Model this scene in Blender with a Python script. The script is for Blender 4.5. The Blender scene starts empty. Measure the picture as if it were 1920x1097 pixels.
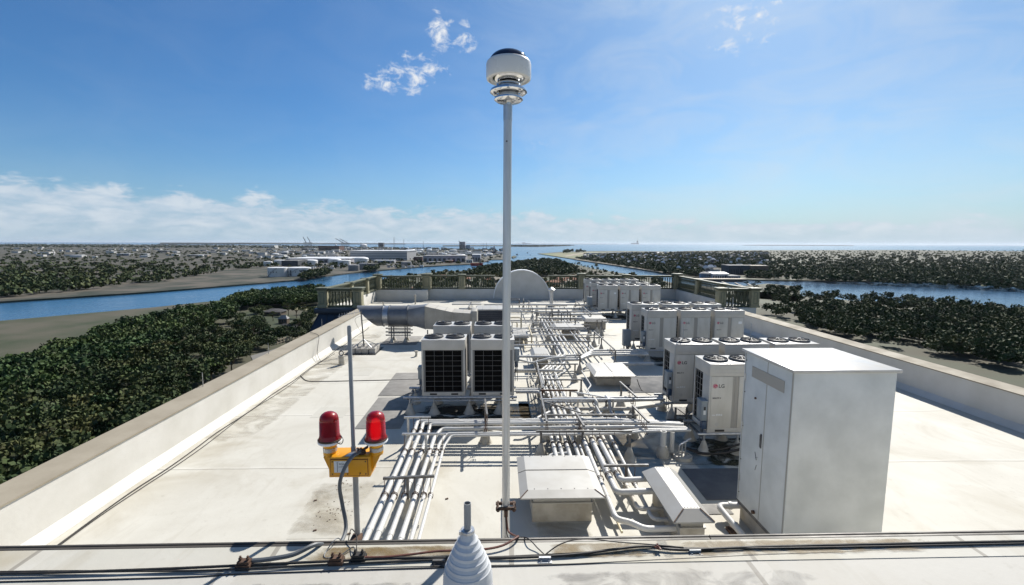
import bpy, bmesh, math, random
import numpy as np
from mathutils import Vector, Matrix
R = math.radians
rnd = random.Random(7)
S = bpy.context.scene
COL = S.collection

# ------------------------------------------------------------------ camera, sky, sun, exposure
F, CX, CY, CAMH = 850.0, 960.0, 548.5, 4.8
YAW, PIT, ROLL = R(1.7), R(6.2), R(0.2)
fwd = Vector((math.sin(YAW) * math.cos(PIT), math.cos(YAW) * math.cos(PIT), -math.sin(PIT)))
rgt0 = Vector((math.cos(YAW), -math.sin(YAW), 0))
up0 = rgt0.cross(fwd)
rgt = rgt0 * math.cos(ROLL) + up0 * math.sin(ROLL)
upv = up0 * math.cos(ROLL) - rgt0 * math.sin(ROLL)
EYE = Vector((0, 0, CAMH))
cam = bpy.data.cameras.new('camera')
cam.sensor_fit = 'HORIZONTAL'; cam.sensor_width = 36.0
cam.lens = F / 1920.0 * 36.0
cam.clip_start = 0.05; cam.clip_end = 200000.0
camo = bpy.data.objects.new('camera', cam); COL.objects.link(camo)
M = Matrix((rgt, upv, -fwd)).transposed().to_4x4(); M.translation = EYE
camo.matrix_world = M
S.camera = camo

S.view_settings.view_transform = 'Standard'
S.view_settings.look = 'None'
S.view_settings.gamma = 1.0
S.view_settings.use_curve_mapping = False
S.view_settings.exposure = 0.52
S.cycles.max_bounces = 8
S.cycles.transparent_max_bounces = 8
S.cycles.volume_bounces = 0

SUN_AZ, SUN_EL = R(31.0), R(42.0)          # azimuth clockwise from +y
sun = bpy.data.lights.new('sun', 'SUN'); sun.energy = 5.0; sun.angle = R(0.53); sun.color = (1.0, 0.955, 0.88)
suno = bpy.data.objects.new('sun', sun); COL.objects.link(suno)
sdir = Vector((math.sin(SUN_AZ) * math.cos(SUN_EL), math.cos(SUN_AZ) * math.cos(SUN_EL), math.sin(SUN_EL)))
suno.rotation_euler = sdir.to_track_quat('Z', 'Y').to_euler()
suno.location = (20, 40, 60)


class NT:
    """small helper to write node graphs"""
    def __init__(s, tree): s.t = tree; s.n = tree.nodes; s.l = tree.links
    def node(s, typ, **kw):
        n = s.n.new(typ)
        for k, v in kw.items(): setattr(n, k, v)
        return n
    def put(s, sock, v):
        if hasattr(v, 'is_output') or hasattr(v, 'links') and not isinstance(v, (int, float, tuple)):
            s.l.new(v, sock)
        else:
            sock.default_value = v
    def math(s, op, a, b=0.0, c=0.0, clamp=False):
        n = s.node('ShaderNodeMath', operation=op); n.use_clamp = clamp
        s.put(n.inputs[0], a); s.put(n.inputs[1], b)
        if len(n.inputs) > 2: s.put(n.inputs[2], c)
        return n.outputs[0]
    def mix(s, f, a, b, mode='MIX'):
        n = s.node('ShaderNodeMix', data_type='RGBA', blend_type=mode)
        s.put(n.inputs[0], f); s.put(n.inputs[6], a); s.put(n.inputs[7], b)
        return n.outputs[2]
    def ramp(s, f, stops):
        n = s.node('ShaderNodeValToRGB'); e = n.color_ramp.elements
        while len(e) < len(stops): e.new(0.5)
        for i, (p, c) in enumerate(stops):
            e[i].position = p; e[i].color = (c, c, c, 1) if isinstance(c, (int, float)) else (*c, 1)
        s.put(n.inputs[0], f)
        return n.outputs[0]
    def noise(s, vec, scale, detail=4.0, rough=0.55, dist=0.0):
        n = s.node('ShaderNodeTexNoise')
        s.put(n.inputs['Vector'], vec); n.inputs['Scale'].default_value = scale
        n.inputs['Detail'].default_value = detail; n.inputs['Roughness'].default_value = rough
        n.inputs['Distortion'].default_value = dist
        return n.outputs[0]
    def mapping(s, vec, scale=(1, 1, 1), loc=(0, 0, 0), rot=(0, 0, 0)):
        n = s.node('ShaderNodeMapping'); s.put(n.inputs[0], vec)
        n.inputs[1].default_value = loc; n.inputs[2].default_value = rot; n.inputs[3].default_value = scale
        return n.outputs[0]


world = bpy.data.worlds.new('World'); S.world = world; world.use_nodes = True
W = NT(world.node_tree); W.n.clear()
sky = W.node('ShaderNodeTexSky', sky_type='NISHITA'); sky.sun_disc = False
sky.sun_elevation = SUN_EL; sky.sun_rotation = SUN_AZ
sky.altitude = 10; sky.air_density = 1.0; sky.dust_density = 0.6; sky.ozone_density = 2.0
tc = W.node('ShaderNodeTexCoord')
dirv = tc.outputs['Generated']
sep = W.node('ShaderNodeSeparateXYZ'); W.l.new(dirv, sep.inputs[0])
dx, dy, dz = sep.outputs
az = W.math('ARCTAN2', dx, dy)                     # radians, clockwise from +y
hor = W.math('SQRT', W.math('ADD', W.math('MULTIPLY', dx, dx), W.math('MULTIPLY', dy, dy)))
el = W.math('ARCTAN2', dz, hor)
av = W.node('ShaderNodeCombineXYZ'); W.l.new(az, av.inputs[0]); W.l.new(el, av.inputs[1])
ae = av.outputs[0]


def ang(px, py):
    """azimuth and elevation (radians) of a sight line"""
    d = fwd + rgt * ((px - CX) / F) - upv * ((py - CY) / F)
    return math.atan2(d.x, d.y), math.atan2(d.z, math.hypot(d.x, d.y))


# colour of the clear sky: deeper, cleaner blue than the raw model, pale towards the horizon
tint = W.mix(W.math('MULTIPLY_ADD', az, 1.05, 0.42, True), (0.47, 0.84, 1.18, 1), (0.74, 0.97, 1.13, 1))
base = W.mix(1.0, sky.outputs[0], tint, 'MULTIPLY')
# long cumulus bank lying over the horizon
nb = W.noise(W.mapping(ae, (6, 17, 1)), 3.0, 9, 0.60, 0.3)
nb2 = W.noise(W.mapping(ae, (5, 9, 1), (3.1, 0.7, 0)), 2.0, 3, 0.5)
top = W.math('ADD', W.math('MULTIPLY', az, -0.036), W.math('MULTIPLY_ADD', nb2, 0.046, 0.046))
under = W.math('SUBTRACT', top, el)
edge = W.math('MULTIPLY', W.math('ADD', under, W.math('MULTIPLY_ADD', nb, 0.11, -0.055)), 48.0, 0, True)
thick = W.math('MULTIPLY', edge, W.ramp(nb, [(0.28, 0.50), (0.58, 1.0)]))
fade = W.math('MULTIPLY', el, 30.0, 0, True)
bank = W.math('MULTIPLY', thick, W.math('MULTIPLY_ADD', fade, 0.6, 0.3))
bank = W.math('MULTIPLY', bank, 0.95)
# little fair-weather clouds high up on the left
PUFFS = [((820, 22), .013, .010, .45), ((824, 62), .019, .022, 1.0), ((842, 42), .014, .010, .8), ((874, 78), .022, .014, .75), ((872, 48), .010, .008, .45),
         ((765, 106), .022, .013, .55), ((772, 148), .024, .022, 1.0), ((726, 154), .036, .014, .85), ((808, 126), .026, .018, .8), ((738, 126), .02, .012, .4),
         ((815, 369), .012, .004, .5), ((1395, 45), .05, .03, .62), ((1010, 272), .03, .012, .18)]
npf = W.noise(W.mapping(ae, (1, 1.5, 1), (1.7, 2.3, 0)), 34.0, 9, 0.64, 0.35)
tot = None
for (px, py), ra, re, k in PUFFS:
    a0, e0 = ang(px, py)
    ra *= 1.9; re *= 1.9
    u = W.math('MULTIPLY', W.math('SUBTRACT', az, a0), 1 / ra); v = W.math('MULTIPLY', W.math('SUBTRACT', el, e0), 1 / re)
    q = W.math('SUBTRACT', 1.0, W.math('SQRT', W.math('ADD', W.math('MULTIPLY', u, u), W.math('MULTIPLY', v, v))))
    g = W.math('MULTIPLY', W.math('MAXIMUM', q, 0.0), k)
    tot = g if tot is None else W.math('MAXIMUM', tot, g)
puff = W.math('POWER', W.math('MULTIPLY', W.math('ADD', W.math('MULTIPLY', tot, 0.85), W.math('MULTIPLY_ADD', npf, 2.5, -1.50)), 1.75, 0, True), 1.3)
puff = W.math('MULTIPLY', puff, W.math('MULTIPLY', tot, 6.0, 0, True))
# thin veil on the right
nv = W.noise(W.mapping(ae, (2.2, 5.5, 1), (0.4, 5.2, 0), (0, 0, R(28))), 2.4, 6, 0.6, 0.8)
veil = W.math('MULTIPLY', W.ramp(nv, [(0.40, 0.0), (0.75, 0.42)]), W.ramp(W.math('MULTIPLY_ADD', az, 1.2, 0.45), [(0.25, 0.12), (0.9, 1.0)]))
lowhaze = W.math('POWER', W.math('SUBTRACT', 1.0, W.math('MULTIPLY', W.math('MAXIMUM', el, 0.0), 3.2, 0, True), 0, True), 3.0)
c1 = W.mix(W.math('MULTIPLY', lowhaze, 0.85, 0, True), base, (4.5, 6.3, 7.9, 1))
cc = W.ramp(nb, [(0.35, (0.70, 0.78, 0.88)), (0.7, (1.0, 1.0, 1.0))])
cloudcol = W.mix(1.0, cc, (7.8, 8.5, 9.2, 1), 'MULTIPLY')
c2 = W.mix(bank, c1, cloudcol)
c3 = W.mix(veil, c2, (7.6, 8.4, 9.2, 1))
c4 = W.mix(puff, c3, (8.9, 9.3, 9.9, 1))
bg = W.node('ShaderNodeBackground'); W.l.new(c4, bg.inputs[0]); bg.inputs[1].default_value = 0.0625
wo = W.node('ShaderNodeOutputWorld'); W.l.new(bg.outputs[0], wo.inputs[0])


# ------------------------------------------------------------------ layout helpers
def G(px, py, z=0.0):
    """ground point of a sight line, for laying things out on a level plane"""
    d = fwd + rgt * ((px - CX) / F) - upv * ((py - CY) / F)
    return EYE + d * ((z - CAMH) / d.z)


def V(px, py, y):
    d = fwd + rgt * ((px - CX) / F) - upv * ((py - CY) / F)
    return EYE + d * (y / d.y)


# ------------------------------------------------------------------ mesh helpers
class MB:
    def __init__(s): s.v = []; s.f = []; s.m = []; s.cur = 0
    def add(s, vs, fs):
        b = len(s.v); s.v += [tuple(p) for p in vs]
        for f in fs: s.f.append(tuple(b + i for i in f)); s.m.append(s.cur)
        return s
    def box(s, x0, x1, y0, y1, z0, z1):
        return s.add([(x0, y0, z0), (x1, y0, z0), (x1, y1, z0), (x0, y1, z0), (x0, y0, z1), (x1, y0, z1), (x1, y1, z1), (x0, y1, z1)],
                     [(0, 3, 2, 1), (4, 5, 6, 7), (0, 1, 5, 4), (1, 2, 6, 5), (2, 3, 7, 6), (3, 0, 4, 7)])
    def hexa(s, lo, hi):
        """lo, hi: four points each, counter-clockwise seen from above"""
        return s.add(list(lo) + list(hi), [(0, 3, 2, 1), (4, 5, 6, 7), (0, 1, 5, 4), (1, 2, 6, 5), (2, 3, 7, 6), (3, 0, 4, 7)])
    def bar(s, p0, p1, w, h, up=(0, 0, 1)):
        """rectangular bar between two points"""
        p0 = Vector(p0); p1 = Vector(p1); d = (p1 - p0).normalized()
        u = Vector(up)
        if abs(d.dot(u)) > 0.98: u = Vector((0, 1, 0))
        r = d.cross(u).normalized(); u = r.cross(d)
        a = [p + r * (sx * w / 2) + u * (sy * h / 2) for p in (p0, p1) for sx, sy in ((-1, -1), (1, -1), (1, 1), (-1, 1))]
        return s.add(a, [(0, 1, 2, 3), (7, 6, 5, 4), (0, 4, 5, 1), (1, 5, 6, 2), (2, 6, 7, 3), (3, 7, 4, 0)])
    def tube(s, pts, r, n=10, caps=True, closed=False):
        pts = [Vector(p) for p in pts]; k = len(pts); rings = []
        d0 = (pts[1] - pts[0]).normalized()
        ref = Vector((0, 0, 1)) if abs(d0.z) < 0.9 else Vector((1, 0, 0))
        x = d0.cross(ref).normalized()
        for i, p in enumerate(pts):
            if closed: da = (p - pts[i - 1]).normalized(); db = (pts[(i + 1) % k] - p).normalized()
            else:
                da = (p - pts[i - 1]).normalized() if i else d0
                db = (pts[i + 1] - p).normalized() if i < k - 1 else da
            t = da + db
            t = t.normalized() if t.length > 1e-6 else da
            x = (x - t * x.dot(t)).normalized(); y = t.cross(x)
            c = max(0.5, math.sqrt(max(0.0, (1 + da.dot(db)) / 2)))
            rr = r[i] if isinstance(r, (list, tuple)) else r
            rings.append([p + (x * math.cos(2 * math.pi * j / n) + y * math.sin(2 * math.pi * j / n)) * rr for j in range(n)])
        b = [p for ring in rings for p in ring]; fs = []
        m = k if closed else k - 1
        for i in range(m):
            i2 = (i + 1) % k
            for j in range(n):
                j2 = (j + 1) % n
                fs.append((i * n + j, i * n + j2, i2 * n + j2, i2 * n + j))
        if caps and not closed:
            fs.append(tuple(range(n - 1, -1, -1))); fs.append(tuple((k - 1) * n + j for j in range(n)))
        return s.add(b, fs)
    def cyl(s, p0, p1, r, n=12, r1=None, caps=True):
        return s.tube([p0, p1], [r, r if r1 is None else r1], n, caps)
    def lathe(s, prof, c=(0, 0, 0), n=24, axis='z'):
        vs = []; fs = []; k = len(prof)
        for (r, h) in prof:
            for j in range(n):
                a = 2 * math.pi * j / n; q = (r * math.cos(a), r * math.sin(a), h)
                if axis == 'x': q = (h, r * math.cos(a), r * math.sin(a))
                if axis == 'y': q = (r * math.sin(a), h, r * math.cos(a))
                vs.append((q[0] + c[0], q[1] + c[1], q[2] + c[2]))
        for i in range(k - 1):
            for j in range(n):
                j2 = (j + 1) % n
                fs.append((i * n + j, i * n + j2, (i + 1) * n + j2, (i + 1) * n + j))
        if prof[0][0] > 1e-5: fs.append(tuple(range(n - 1, -1, -1)))
        if prof[-1][0] > 1e-5: fs.append(tuple((k - 1) * n + j for j in range(n)))
        return s.add(vs, fs)
    def prism(s, poly, a0, a1, axis='z'):
        n = len(poly)
        def P(u, w, a): return (u, w, a) if axis == 'z' else ((u, a, w) if axis == 'y' else (a, u, w))
        vs = [P(u, w, a0) for u, w in poly] + [P(u, w, a1) for u, w in poly]
        fs = [tuple(range(n - 1, -1, -1)), tuple(range(n, 2 * n))] + [(i, (i + 1) % n, n + (i + 1) % n, n + i) for i in range(n)]
        return s.add(vs, fs)
    def build(s, name, mat, parent=None, loc=None, bev=0.0, ang=35):
        return mesh_obj(name, s.v, s.f, mat, parent, loc, bev, ang, s.m)


def wloc(o):
    p = Vector((0, 0, 0))
    while o is not None: p += o.location; o = o.parent
    return p


def mesh_obj(name, vs, fs, mat, parent=None, loc=None, bev=0.0, ang=35, mi=None, local=False):
    me = bpy.data.meshes.new(name)
    off = wloc(parent) if parent is not None else Vector(loc or (0, 0, 0))
    if parent is not None and loc is not None: off = off + Vector(loc)
    me.from_pydata([(p[0] - off.x, p[1] - off.y, p[2] - off.z) for p in vs], [], fs)
    mats = mat if isinstance(mat, (list, tuple)) else [mat]
    for m in mats: me.materials.append(m)
    if mi and len(mats) > 1: me.polygons.foreach_set('material_index', mi)
    bm = bmesh.new(); bm.from_mesh(me)
    bmesh.ops.recalc_face_normals(bm, faces=bm.faces)
    if bev > 0:
        es = [e for e in bm.edges if len(e.link_faces) == 2 and e.calc_face_angle(0) > R(30)]
        bmesh.ops.bevel(bm, geom=es, offset=bev, segments=2, profile=0.5, affect='EDGES', clamp_overlap=True)
    bm.to_mesh(me); bm.free()
    me.polygons.foreach_set('use_smooth', [True] * len(me.polygons))
    me.set_sharp_from_angle(angle=R(ang))
    o = bpy.data.objects.new(name, me); COL.objects.link(o)
    if parent is not None:
        o.parent = parent
        if loc is not None: o.location = Vector(loc)
    else: o.location = off
    return o


def tag(o, label=None, cat=None, group=None, kind=None):
    if label: o['label'] = label
    if cat: o['category'] = cat
    if group: o['group'] = group
    if kind: o['kind'] = kind
    return o


def thing(name, label, cat, loc=(0, 0, 0), group=None):
    o = bpy.data.objects.new(name, None); COL.objects.link(o)
    o.location = loc; o.empty_display_size = 0.1
    return tag(o, label, cat, group)


def copy_tree(o, parent=None):
    c = o.copy(); COL.objects.link(c)
    if parent is not None: c.parent = parent
    for ch in KIDS(o): copy_tree(ch, c)
    return c


def KIDS(o): return [x for x in COL.objects if x.parent == o]


def dup(o, loc, label, group=None):
    c = copy_tree(o); c.location = loc; c['label'] = label
    if group: c['group'] = group
    return c


def bend(pts, r, k=4):
    """round the corners of a polyline"""
    pts = [Vector(p) for p in pts]; out = [pts[0]]
    for i in range(1, len(pts) - 1):
        p = pts[i]; a = pts[i - 1] - p; b = pts[i + 1] - p
        q = min(r, a.length * 0.49, b.length * 0.49)
        A = p + a.normalized() * q; B = p + b.normalized() * q
        for j in range(k + 1):
            t = j / k; out.append(A * (1 - t) ** 2 + p * (2 * t * (1 - t)) + B * t * t)
    out.append(pts[-1]); return out


def smooth(pts, k=6):
    """Catmull-Rom through points"""
    pts = [Vector(p) for p in pts]; out = []
    for i in range(len(pts) - 1):
        p0 = pts[max(i - 1, 0)]; p1 = pts[i]; p2 = pts[i + 1]; p3 = pts[min(i + 2, len(pts) - 1)]
        for j in range(k):
            t = j / k
            out.append(0.5 * ((2 * p1) + (p2 - p0) * t + (2 * p0 - 5 * p1 + 4 * p2 - p3) * t * t + (3 * p1 - p0 - 3 * p2 + p3) * t ** 3))
    out.append(pts[-1]); return out


# ------------------------------------------------------------------ materials
def pm(name, c, c2=None, scale=6.0, rough=0.6, metal=0.0, bump=0.0, bscale=None, lo=0.35, hi=0.65, stretch=(1, 1, 1), spec=0.5, detail=5, world_co=False):
    m = bpy.data.materials.new(name); m.use_nodes = True
    N = NT(m.node_tree); b = N.n['Principled BSDF']
    t = N.node('ShaderNodeTexCoord')
    if world_co:
        vec = N.node('ShaderNodeNewGeometry').outputs['Position']
    else:
        oi = N.node('ShaderNodeObjectInfo')
        va = N.node('ShaderNodeVectorMath', operation='ADD')
        N.l.new(t.outputs['Object'], va.inputs[0])
        k = N.math('MULTIPLY', oi.outputs['Random'], 37.0); N.l.new(k, va.inputs[1])
        vec = va.outputs[0]
    if stretch != (1, 1, 1): vec = N.mapping(vec, stretch)
    b.inputs['Roughness'].default_value = rough; b.inputs['Metallic'].default_value = metal
    b.inputs['Specular IOR Level'].default_value = spec
    if c2:
        f = N.ramp(N.noise(vec, scale, detail), [(lo, 0.0), (hi, 1.0)])
        N.l.new(N.mix(f, (*c, 1), (*c2, 1)), b.inputs['Base Color'])
        if not metal: pass
        rr = N.math('MULTIPLY_ADD', f, 0.12, rough - 0.06); N.l.new(rr, b.inputs['Roughness'])
    else: b.inputs['Base Color'].default_value = (*c, 1)
    if bump:
        bn = N.node('ShaderNodeBump'); bn.inputs['Strength'].default_value = bump; bn.inputs['Distance'].default_value = 0.02
        N.l.new(N.noise(vec, bscale or scale * 4, 4), bn.inputs['Height']); N.l.new(bn.outputs[0], b.inputs['Normal'])
    return m


MT = {}
MT['casing'] = pm('warm_grey_sheet_metal', (0.504, 0.485, 0.446), (0.446, 0.427, 0.388), 3.0, 0.45, 0, 0.02)
MT['panel'] = pm('beige_sheet_metal', (0.56, 0.535, 0.48), (0.47, 0.445, 0.385), 2.2, 0.42, 0, 0.03, 6, 0.4, 0.75, (2.5, 2.5, 0.7))
MT['unit_top'] = pm('pale_sheet_metal', (0.487, 0.479, 0.461), (0.400, 0.383, 0.348), 3.0, 0.4)
MT['dark_coil'] = pm('black_coil_fins', (0.004, 0.004, 0.0045), (0.008, 0.0075, 0.007), 9, 0.9, 0, 0.1, 60, .35, .65, (1, 1, 1), .08)
MT['mesh_wire'] = pm('grey_guard_wire', (0.17, 0.17, 0.165), None, rough=0.5)
MT['guard'] = pm('dark_fan_guard', (0.05, 0.05, 0.052), (0.085, 0.083, 0.08), 8, 0.4)
MT['black'] = pm('black_plastic', (0.018, 0.018, 0.02), (0.03, 0.028, 0.026), 12, 0.5)
MT['recess'] = pm('grey_recess_metal', (0.33, 0.315, 0.285), None, rough=0.5)
MT['galv'] = pm('galvanised_steel', (0.50, 0.51, 0.52), (0.36, 0.37, 0.385), 14, 0.38, 0.75, 0.03)
MT['strut'] = pm('weathered_strut_steel', (0.17, 0.172, 0.175), (0.085, 0.08, 0.075), 10, 0.5, 0.4)
MT['alu'] = pm('streaked_aluminium_pole', (0.62, 0.62, 0.61), (0.47, 0.47, 0.465), 5, 0.42, 0.65, 0.02, 30, 0.3, 0.7, (6, 6, 0.5))
MT['chrome'] = pm('polished_steel', (0.72, 0.72, 0.72), None, rough=0.07, metal=1.0)
MT['duct'] = pm('galvanised_duct_metal', (0.20, 0.21, 0.225), (0.145, 0.152, 0.165), 2.2, 0.5, 0.5, 0.05, 3)
MT['duct_lit'] = pm('lit_duct_sheet', (0.36, 0.34, 0.30), (0.29, 0.27, 0.235), 2.0, 0.55, 0.25, 0.04, 3)  # paler, warmer copy of the duct metal, sunlight put into its colour
MT['hood'] = pm('pale_hood_metal', (0.37, 0.365, 0.35), (0.29, 0.28, 0.255), 1.6, 0.55, 0.2, 0.05, 2.5, 0.3, 0.75)
MT['curb'] = pm('membrane_curb', (0.44, 0.405, 0.345), (0.31, 0.28, 0.225), 3.5, 0.8, 0, 0.12, 9)
MT['pipe'] = pm('white_pipe_jacket', (0.552, 0.543, 0.515), (0.405, 0.386, 0.340), 3.0, 0.5, 0, 0.06, 14, 0.45, 0.85)
MT['pipe_old'] = pm('aged_pipe_jacket', (0.60, 0.57, 0.51), (0.42, 0.38, 0.31), 4.0, 0.6, 0, 0.06, 14)
MT['pipe_grey'] = pm('grey_conduit', (0.42, 0.43, 0.44), (0.34, 0.345, 0.35), 5.0, 0.45, 0.3)
MT['gas'] = pm('cream_gas_pipe', (0.58, 0.50, 0.33), (0.46, 0.38, 0.24), 5.0, 0.5)
MT['rust'] = pm('rusty_steel', (0.11, 0.055, 0.03), (0.05, 0.03, 0.02), 20, 0.75)
MT['boot'] = pm('white_flashing_boot', (0.48, 0.455, 0.40), (0.36, 0.33, 0.27), 6, 0.65, 0, 0.08)
MT['boot_new'] = pm('clean_white_boot', (0.55, 0.565, 0.58), (0.47, 0.48, 0.49), 9, 0.5, 0, 0.04)
MT['disc'] = pm('blue_grey_switch_box', (0.235, 0.27, 0.295), (0.20, 0.23, 0.25), 5, 0.45)
MT['navy'] = pm('navy_plastic', (0.03, 0.06, 0.11), None, rough=0.4)
MT['sticker'] = pm('white_sticker', (0.72, 0.73, 0.72), (0.6, 0.6, 0.6), 40, 0.5)
MT['logo_red'] = pm('logo_crimson', (0.42, 0.02, 0.07), None, rough=0.4)
MT['logo_grey'] = pm('logo_grey', (0.09, 0.09, 0.095), None, rough=0.5)
MT['white'] = pm('white_paint', (0.78, 0.78, 0.77), None, rough=0.5)
MT['yellow'] = pm('aviation_yellow_paint', (0.74, 0.335, 0.008), (0.60, 0.26, 0.008), 6, 0.38, 0, 0.03, 50, 0.3, 0.75)
MT['yline'] = pm('dark_gasket', (0.16, 0.035, 0.01), None, rough=0.6)
MT['rubber'] = pm('dark_grey_conduit', (0.075, 0.085, 0.095), (0.11, 0.12, 0.13), 12, 0.5)
MT['cable'] = pm('black_cable', (0.016, 0.015, 0.014), (0.035, 0.03, 0.025), 25, 0.6)
MT['redcable'] = pm('red_brown_cable', (0.16, 0.055, 0.035), (0.10, 0.035, 0.025), 20, 0.6)
MT['greymast'] = pm('grey_painted_mast', (0.27, 0.28, 0.285), (0.22, 0.225, 0.23), 8, 0.5)
MT['bronze'] = pm('bronze_drip_edge', (0.075, 0.065, 0.052), (0.05, 0.043, 0.035), 6, 0.55, 0.0)
MT['sage'] = pm('sage_green_paint', (0.075, 0.082, 0.048), (0.050, 0.056, 0.032), 3, 0.6, 0, 0.08)
MT['sage_cap'] = pm('pale_sage_paint', (0.130, 0.136, 0.091), (0.098, 0.104, 0.067), 3, 0.6, 0, 0.06)
MT['pier'] = pm('cream_pier_stucco', (0.288, 0.268, 0.172), (0.224, 0.208, 0.132), 3, 0.75, 0, 0.08)
MT['stucco'] = pm('white_parapet_stucco', (0.587, 0.570, 0.529), (0.517, 0.499, 0.452), 1.2, 0.8, 0, 0.1, 12)
MT['coping'] = pm('tan_coping', (0.287, 0.252, 0.191), (0.235, 0.204, 0.152), 1.5, 0.8, 0, 0.1, 14)
MT['navyroof'] = pm('dark_blue_standing_seam', (0.018, 0.030, 0.052), (0.013, 0.022, 0.040), 2, 0.4, 0.1)
MT['concrete'] = pm('concrete_block', (0.46, 0.44, 0.40), (0.34, 0.32, 0.29), 8, 0.85, 0, 0.2)
MT['matgrey'] = pm('grey_walkway_pad', (0.235, 0.225, 0.205), (0.19, 0.18, 0.165), 4, 0.85, 0, 0.1)
MT['matdark'] = pm('dark_walkway_pad', (0.115, 0.115, 0.115), (0.085, 0.087, 0.09), 3, 0.85, 0, 0.1, 20)


def lens_mat():
    m = bpy.data.materials.new('red_lens_glass'); m.use_nodes = True
    b = m.node_tree.nodes['Principled BSDF']
    b.inputs['Base Color'].default_value = (0.46, 0.004, 0.012, 1); b.inputs['Roughness'].default_value = 0.36
    b.inputs['Transmission Weight'].default_value = 0.62; b.inputs['IOR'].default_value = 1.3
    b.inputs['Coat Weight'].default_value = 0.5
    return m


def glow_mat(name, c, k):
    m = bpy.data.materials.new(name); m.use_nodes = True
    b = m.node_tree.nodes['Principled BSDF']
    b.inputs['Base Color'].default_value = (*c, 1); b.inputs['Emission Color'].default_value = (*c, 1); b.inputs['Emission Strength'].default_value = k
    return m


def roof_mat(name, c, c2, stain, seam_y, seam_x, off=(0.0, 0.0), amt=0.5):
    m = bpy.data.materials.new(name); m.use_nodes = True
    N = NT(m.node_tree); b = N.n['Principled BSDF']
    pos = N.node('ShaderNodeNewGeometry').outputs['Position']
    sx = N.node('ShaderNodeSeparateXYZ'); N.l.new(pos, sx.inputs[0])
    n1 = N.noise(pos, 0.55, 6, 0.62, 0.5)
    n2 = N.noise(pos, 7.0, 6, 0.65)
    n3 = N.noise(N.mapping(pos, (3.0, 0.55, 1)), 1.6, 6, 0.6, 0.8)
    n4 = N.noise(N.mapping(pos, (1, 1, 1), (31, 7, 0)), 0.33, 5, 0.6, 1.2)
    col = N.mix(N.ramp(n1, [(0.35, 0.0), (0.7, 1.0)]), (*c, 1), (*c2, 1))
    col = N.mix(N.math('MULTIPLY', N.ramp(n4, [(0.52, 0.0), (0.72, 1.0)]), amt), col, (*stain, 1))
    col = N.mix(N.math('MULTIPLY', N.ramp(n3, [(0.55, 0.0), (0.8, 1.0)]), amt * 0.45), col, (stain[0] * 0.8, stain[1] * 0.78, stain[2] * 0.75, 1))
    col = N.mix(N.math('MULTIPLY', N.ramp(n2, [(0.60, 0.0), (0.78, 1.0)]), 0.25), col, (stain[0] * 0.55, stain[1] * 0.52, stain[2] * 0.5, 1))
    h = None
    wob = N.math('MULTIPLY', N.noise(pos, 0.8, 2), 0.10)
    for ax, sp, o in ((1, seam_y, off[1]), (0, seam_x, off[0])):
        if not sp: continue
        q = N.math('FRACT', N.math('MULTIPLY', N.math('ADD', N.math('ADD', sx.outputs[ax], o), wob), 1.0 / sp))
        line = N.math('LESS_THAN', N.math('ABSOLUTE', N.math('SUBTRACT', q, 0.5)), 0.013 / sp)
        wide = N.math('LESS_THAN', N.math('ABSOLUTE', N.math('SUBTRACT', q, 0.5 + 0.045 / sp)), 0.045 / sp)
        col = N.mix(N.math('MULTIPLY', wide, 0.05), col, (1, 1, 1, 1))
        col = N.mix(N.math('MULTIPLY', line, 0.65), col, (0.18, 0.16, 0.13, 1))
        hh = N.math('MULTIPLY', wide, 0.25); h = hh if h is None else N.math('ADD', h, hh)
    N.l.new(col, b.inputs['Base Color']); b.inputs['Roughness'].default_value = 0.72
    bn = N.node('ShaderNodeBump'); bn.inputs['Strength'].default_value = 0.35; bn.inputs['Distance'].default_value = 0.02
    hs = N.math('ADD', N.math('MULTIPLY', n2, 0.35), N.math('MULTIPLY', N.noise(pos, 1.7, 3), 0.5))
    N.l.new(N.math('ADD', hs, h) if h is not None else hs, bn.inputs['Height']); N.l.new(bn.outputs[0], b.inputs['Normal'])
    return m


MT['roof'] = roof_mat('white_roof_membrane', (0.515, 0.498, 0.441), (0.441, 0.419, 0.361), (0.252, 0.204, 0.126), 3.0, 0, (0, 1.1), 0.45)
MT['roof_patch'] = roof_mat('patch_membrane', (0.47, 0.455, 0.40), (0.42, 0.40, 0.345), (0.30, 0.25, 0.16), 0, 0, (0, 0), 0.5)
MT['upper'] = roof_mat('foreground_membrane', (0.445, 0.429, 0.388), (0.388, 0.371, 0.329), (0.244, 0.204, 0.131), 0, 2.6, (0.0, 0), 0.45)
MT['flap'] = roof_mat('membrane_flap', (0.480, 0.464, 0.413), (0.418, 0.397, 0.329), (0.252, 0.187, 0.074), 0, 1.22, (0.49, 0), 0.75)

# ================================================================== THE ROOF AND ITS WALLS
o = MB().prism([(-7.3, -6), (14.2, -6), (14.2, 27.3), (15.7, 27.3), (15.7, 39.0), (-10.5, 39.0), (-10.5, 27.4), (-7.7, 27.4)], -0.35, 0.0).build('roof', MT['roof'])
tag(o, kind='structure')
# storeys below, so that the roof belongs to a building
o = MB().prism([(-7.9, -6), (14.6, -6), (14.6, 27.6), (15.9, 27.6), (15.9, 39.3), (-10.7, 39.3), (-10.7, 27.6), (-7.9, 27.6)], -57, -0.36).build('building', MT['stucco'])
tag(o, 'pale tower block carrying the white flat roof', 'building')
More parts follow.
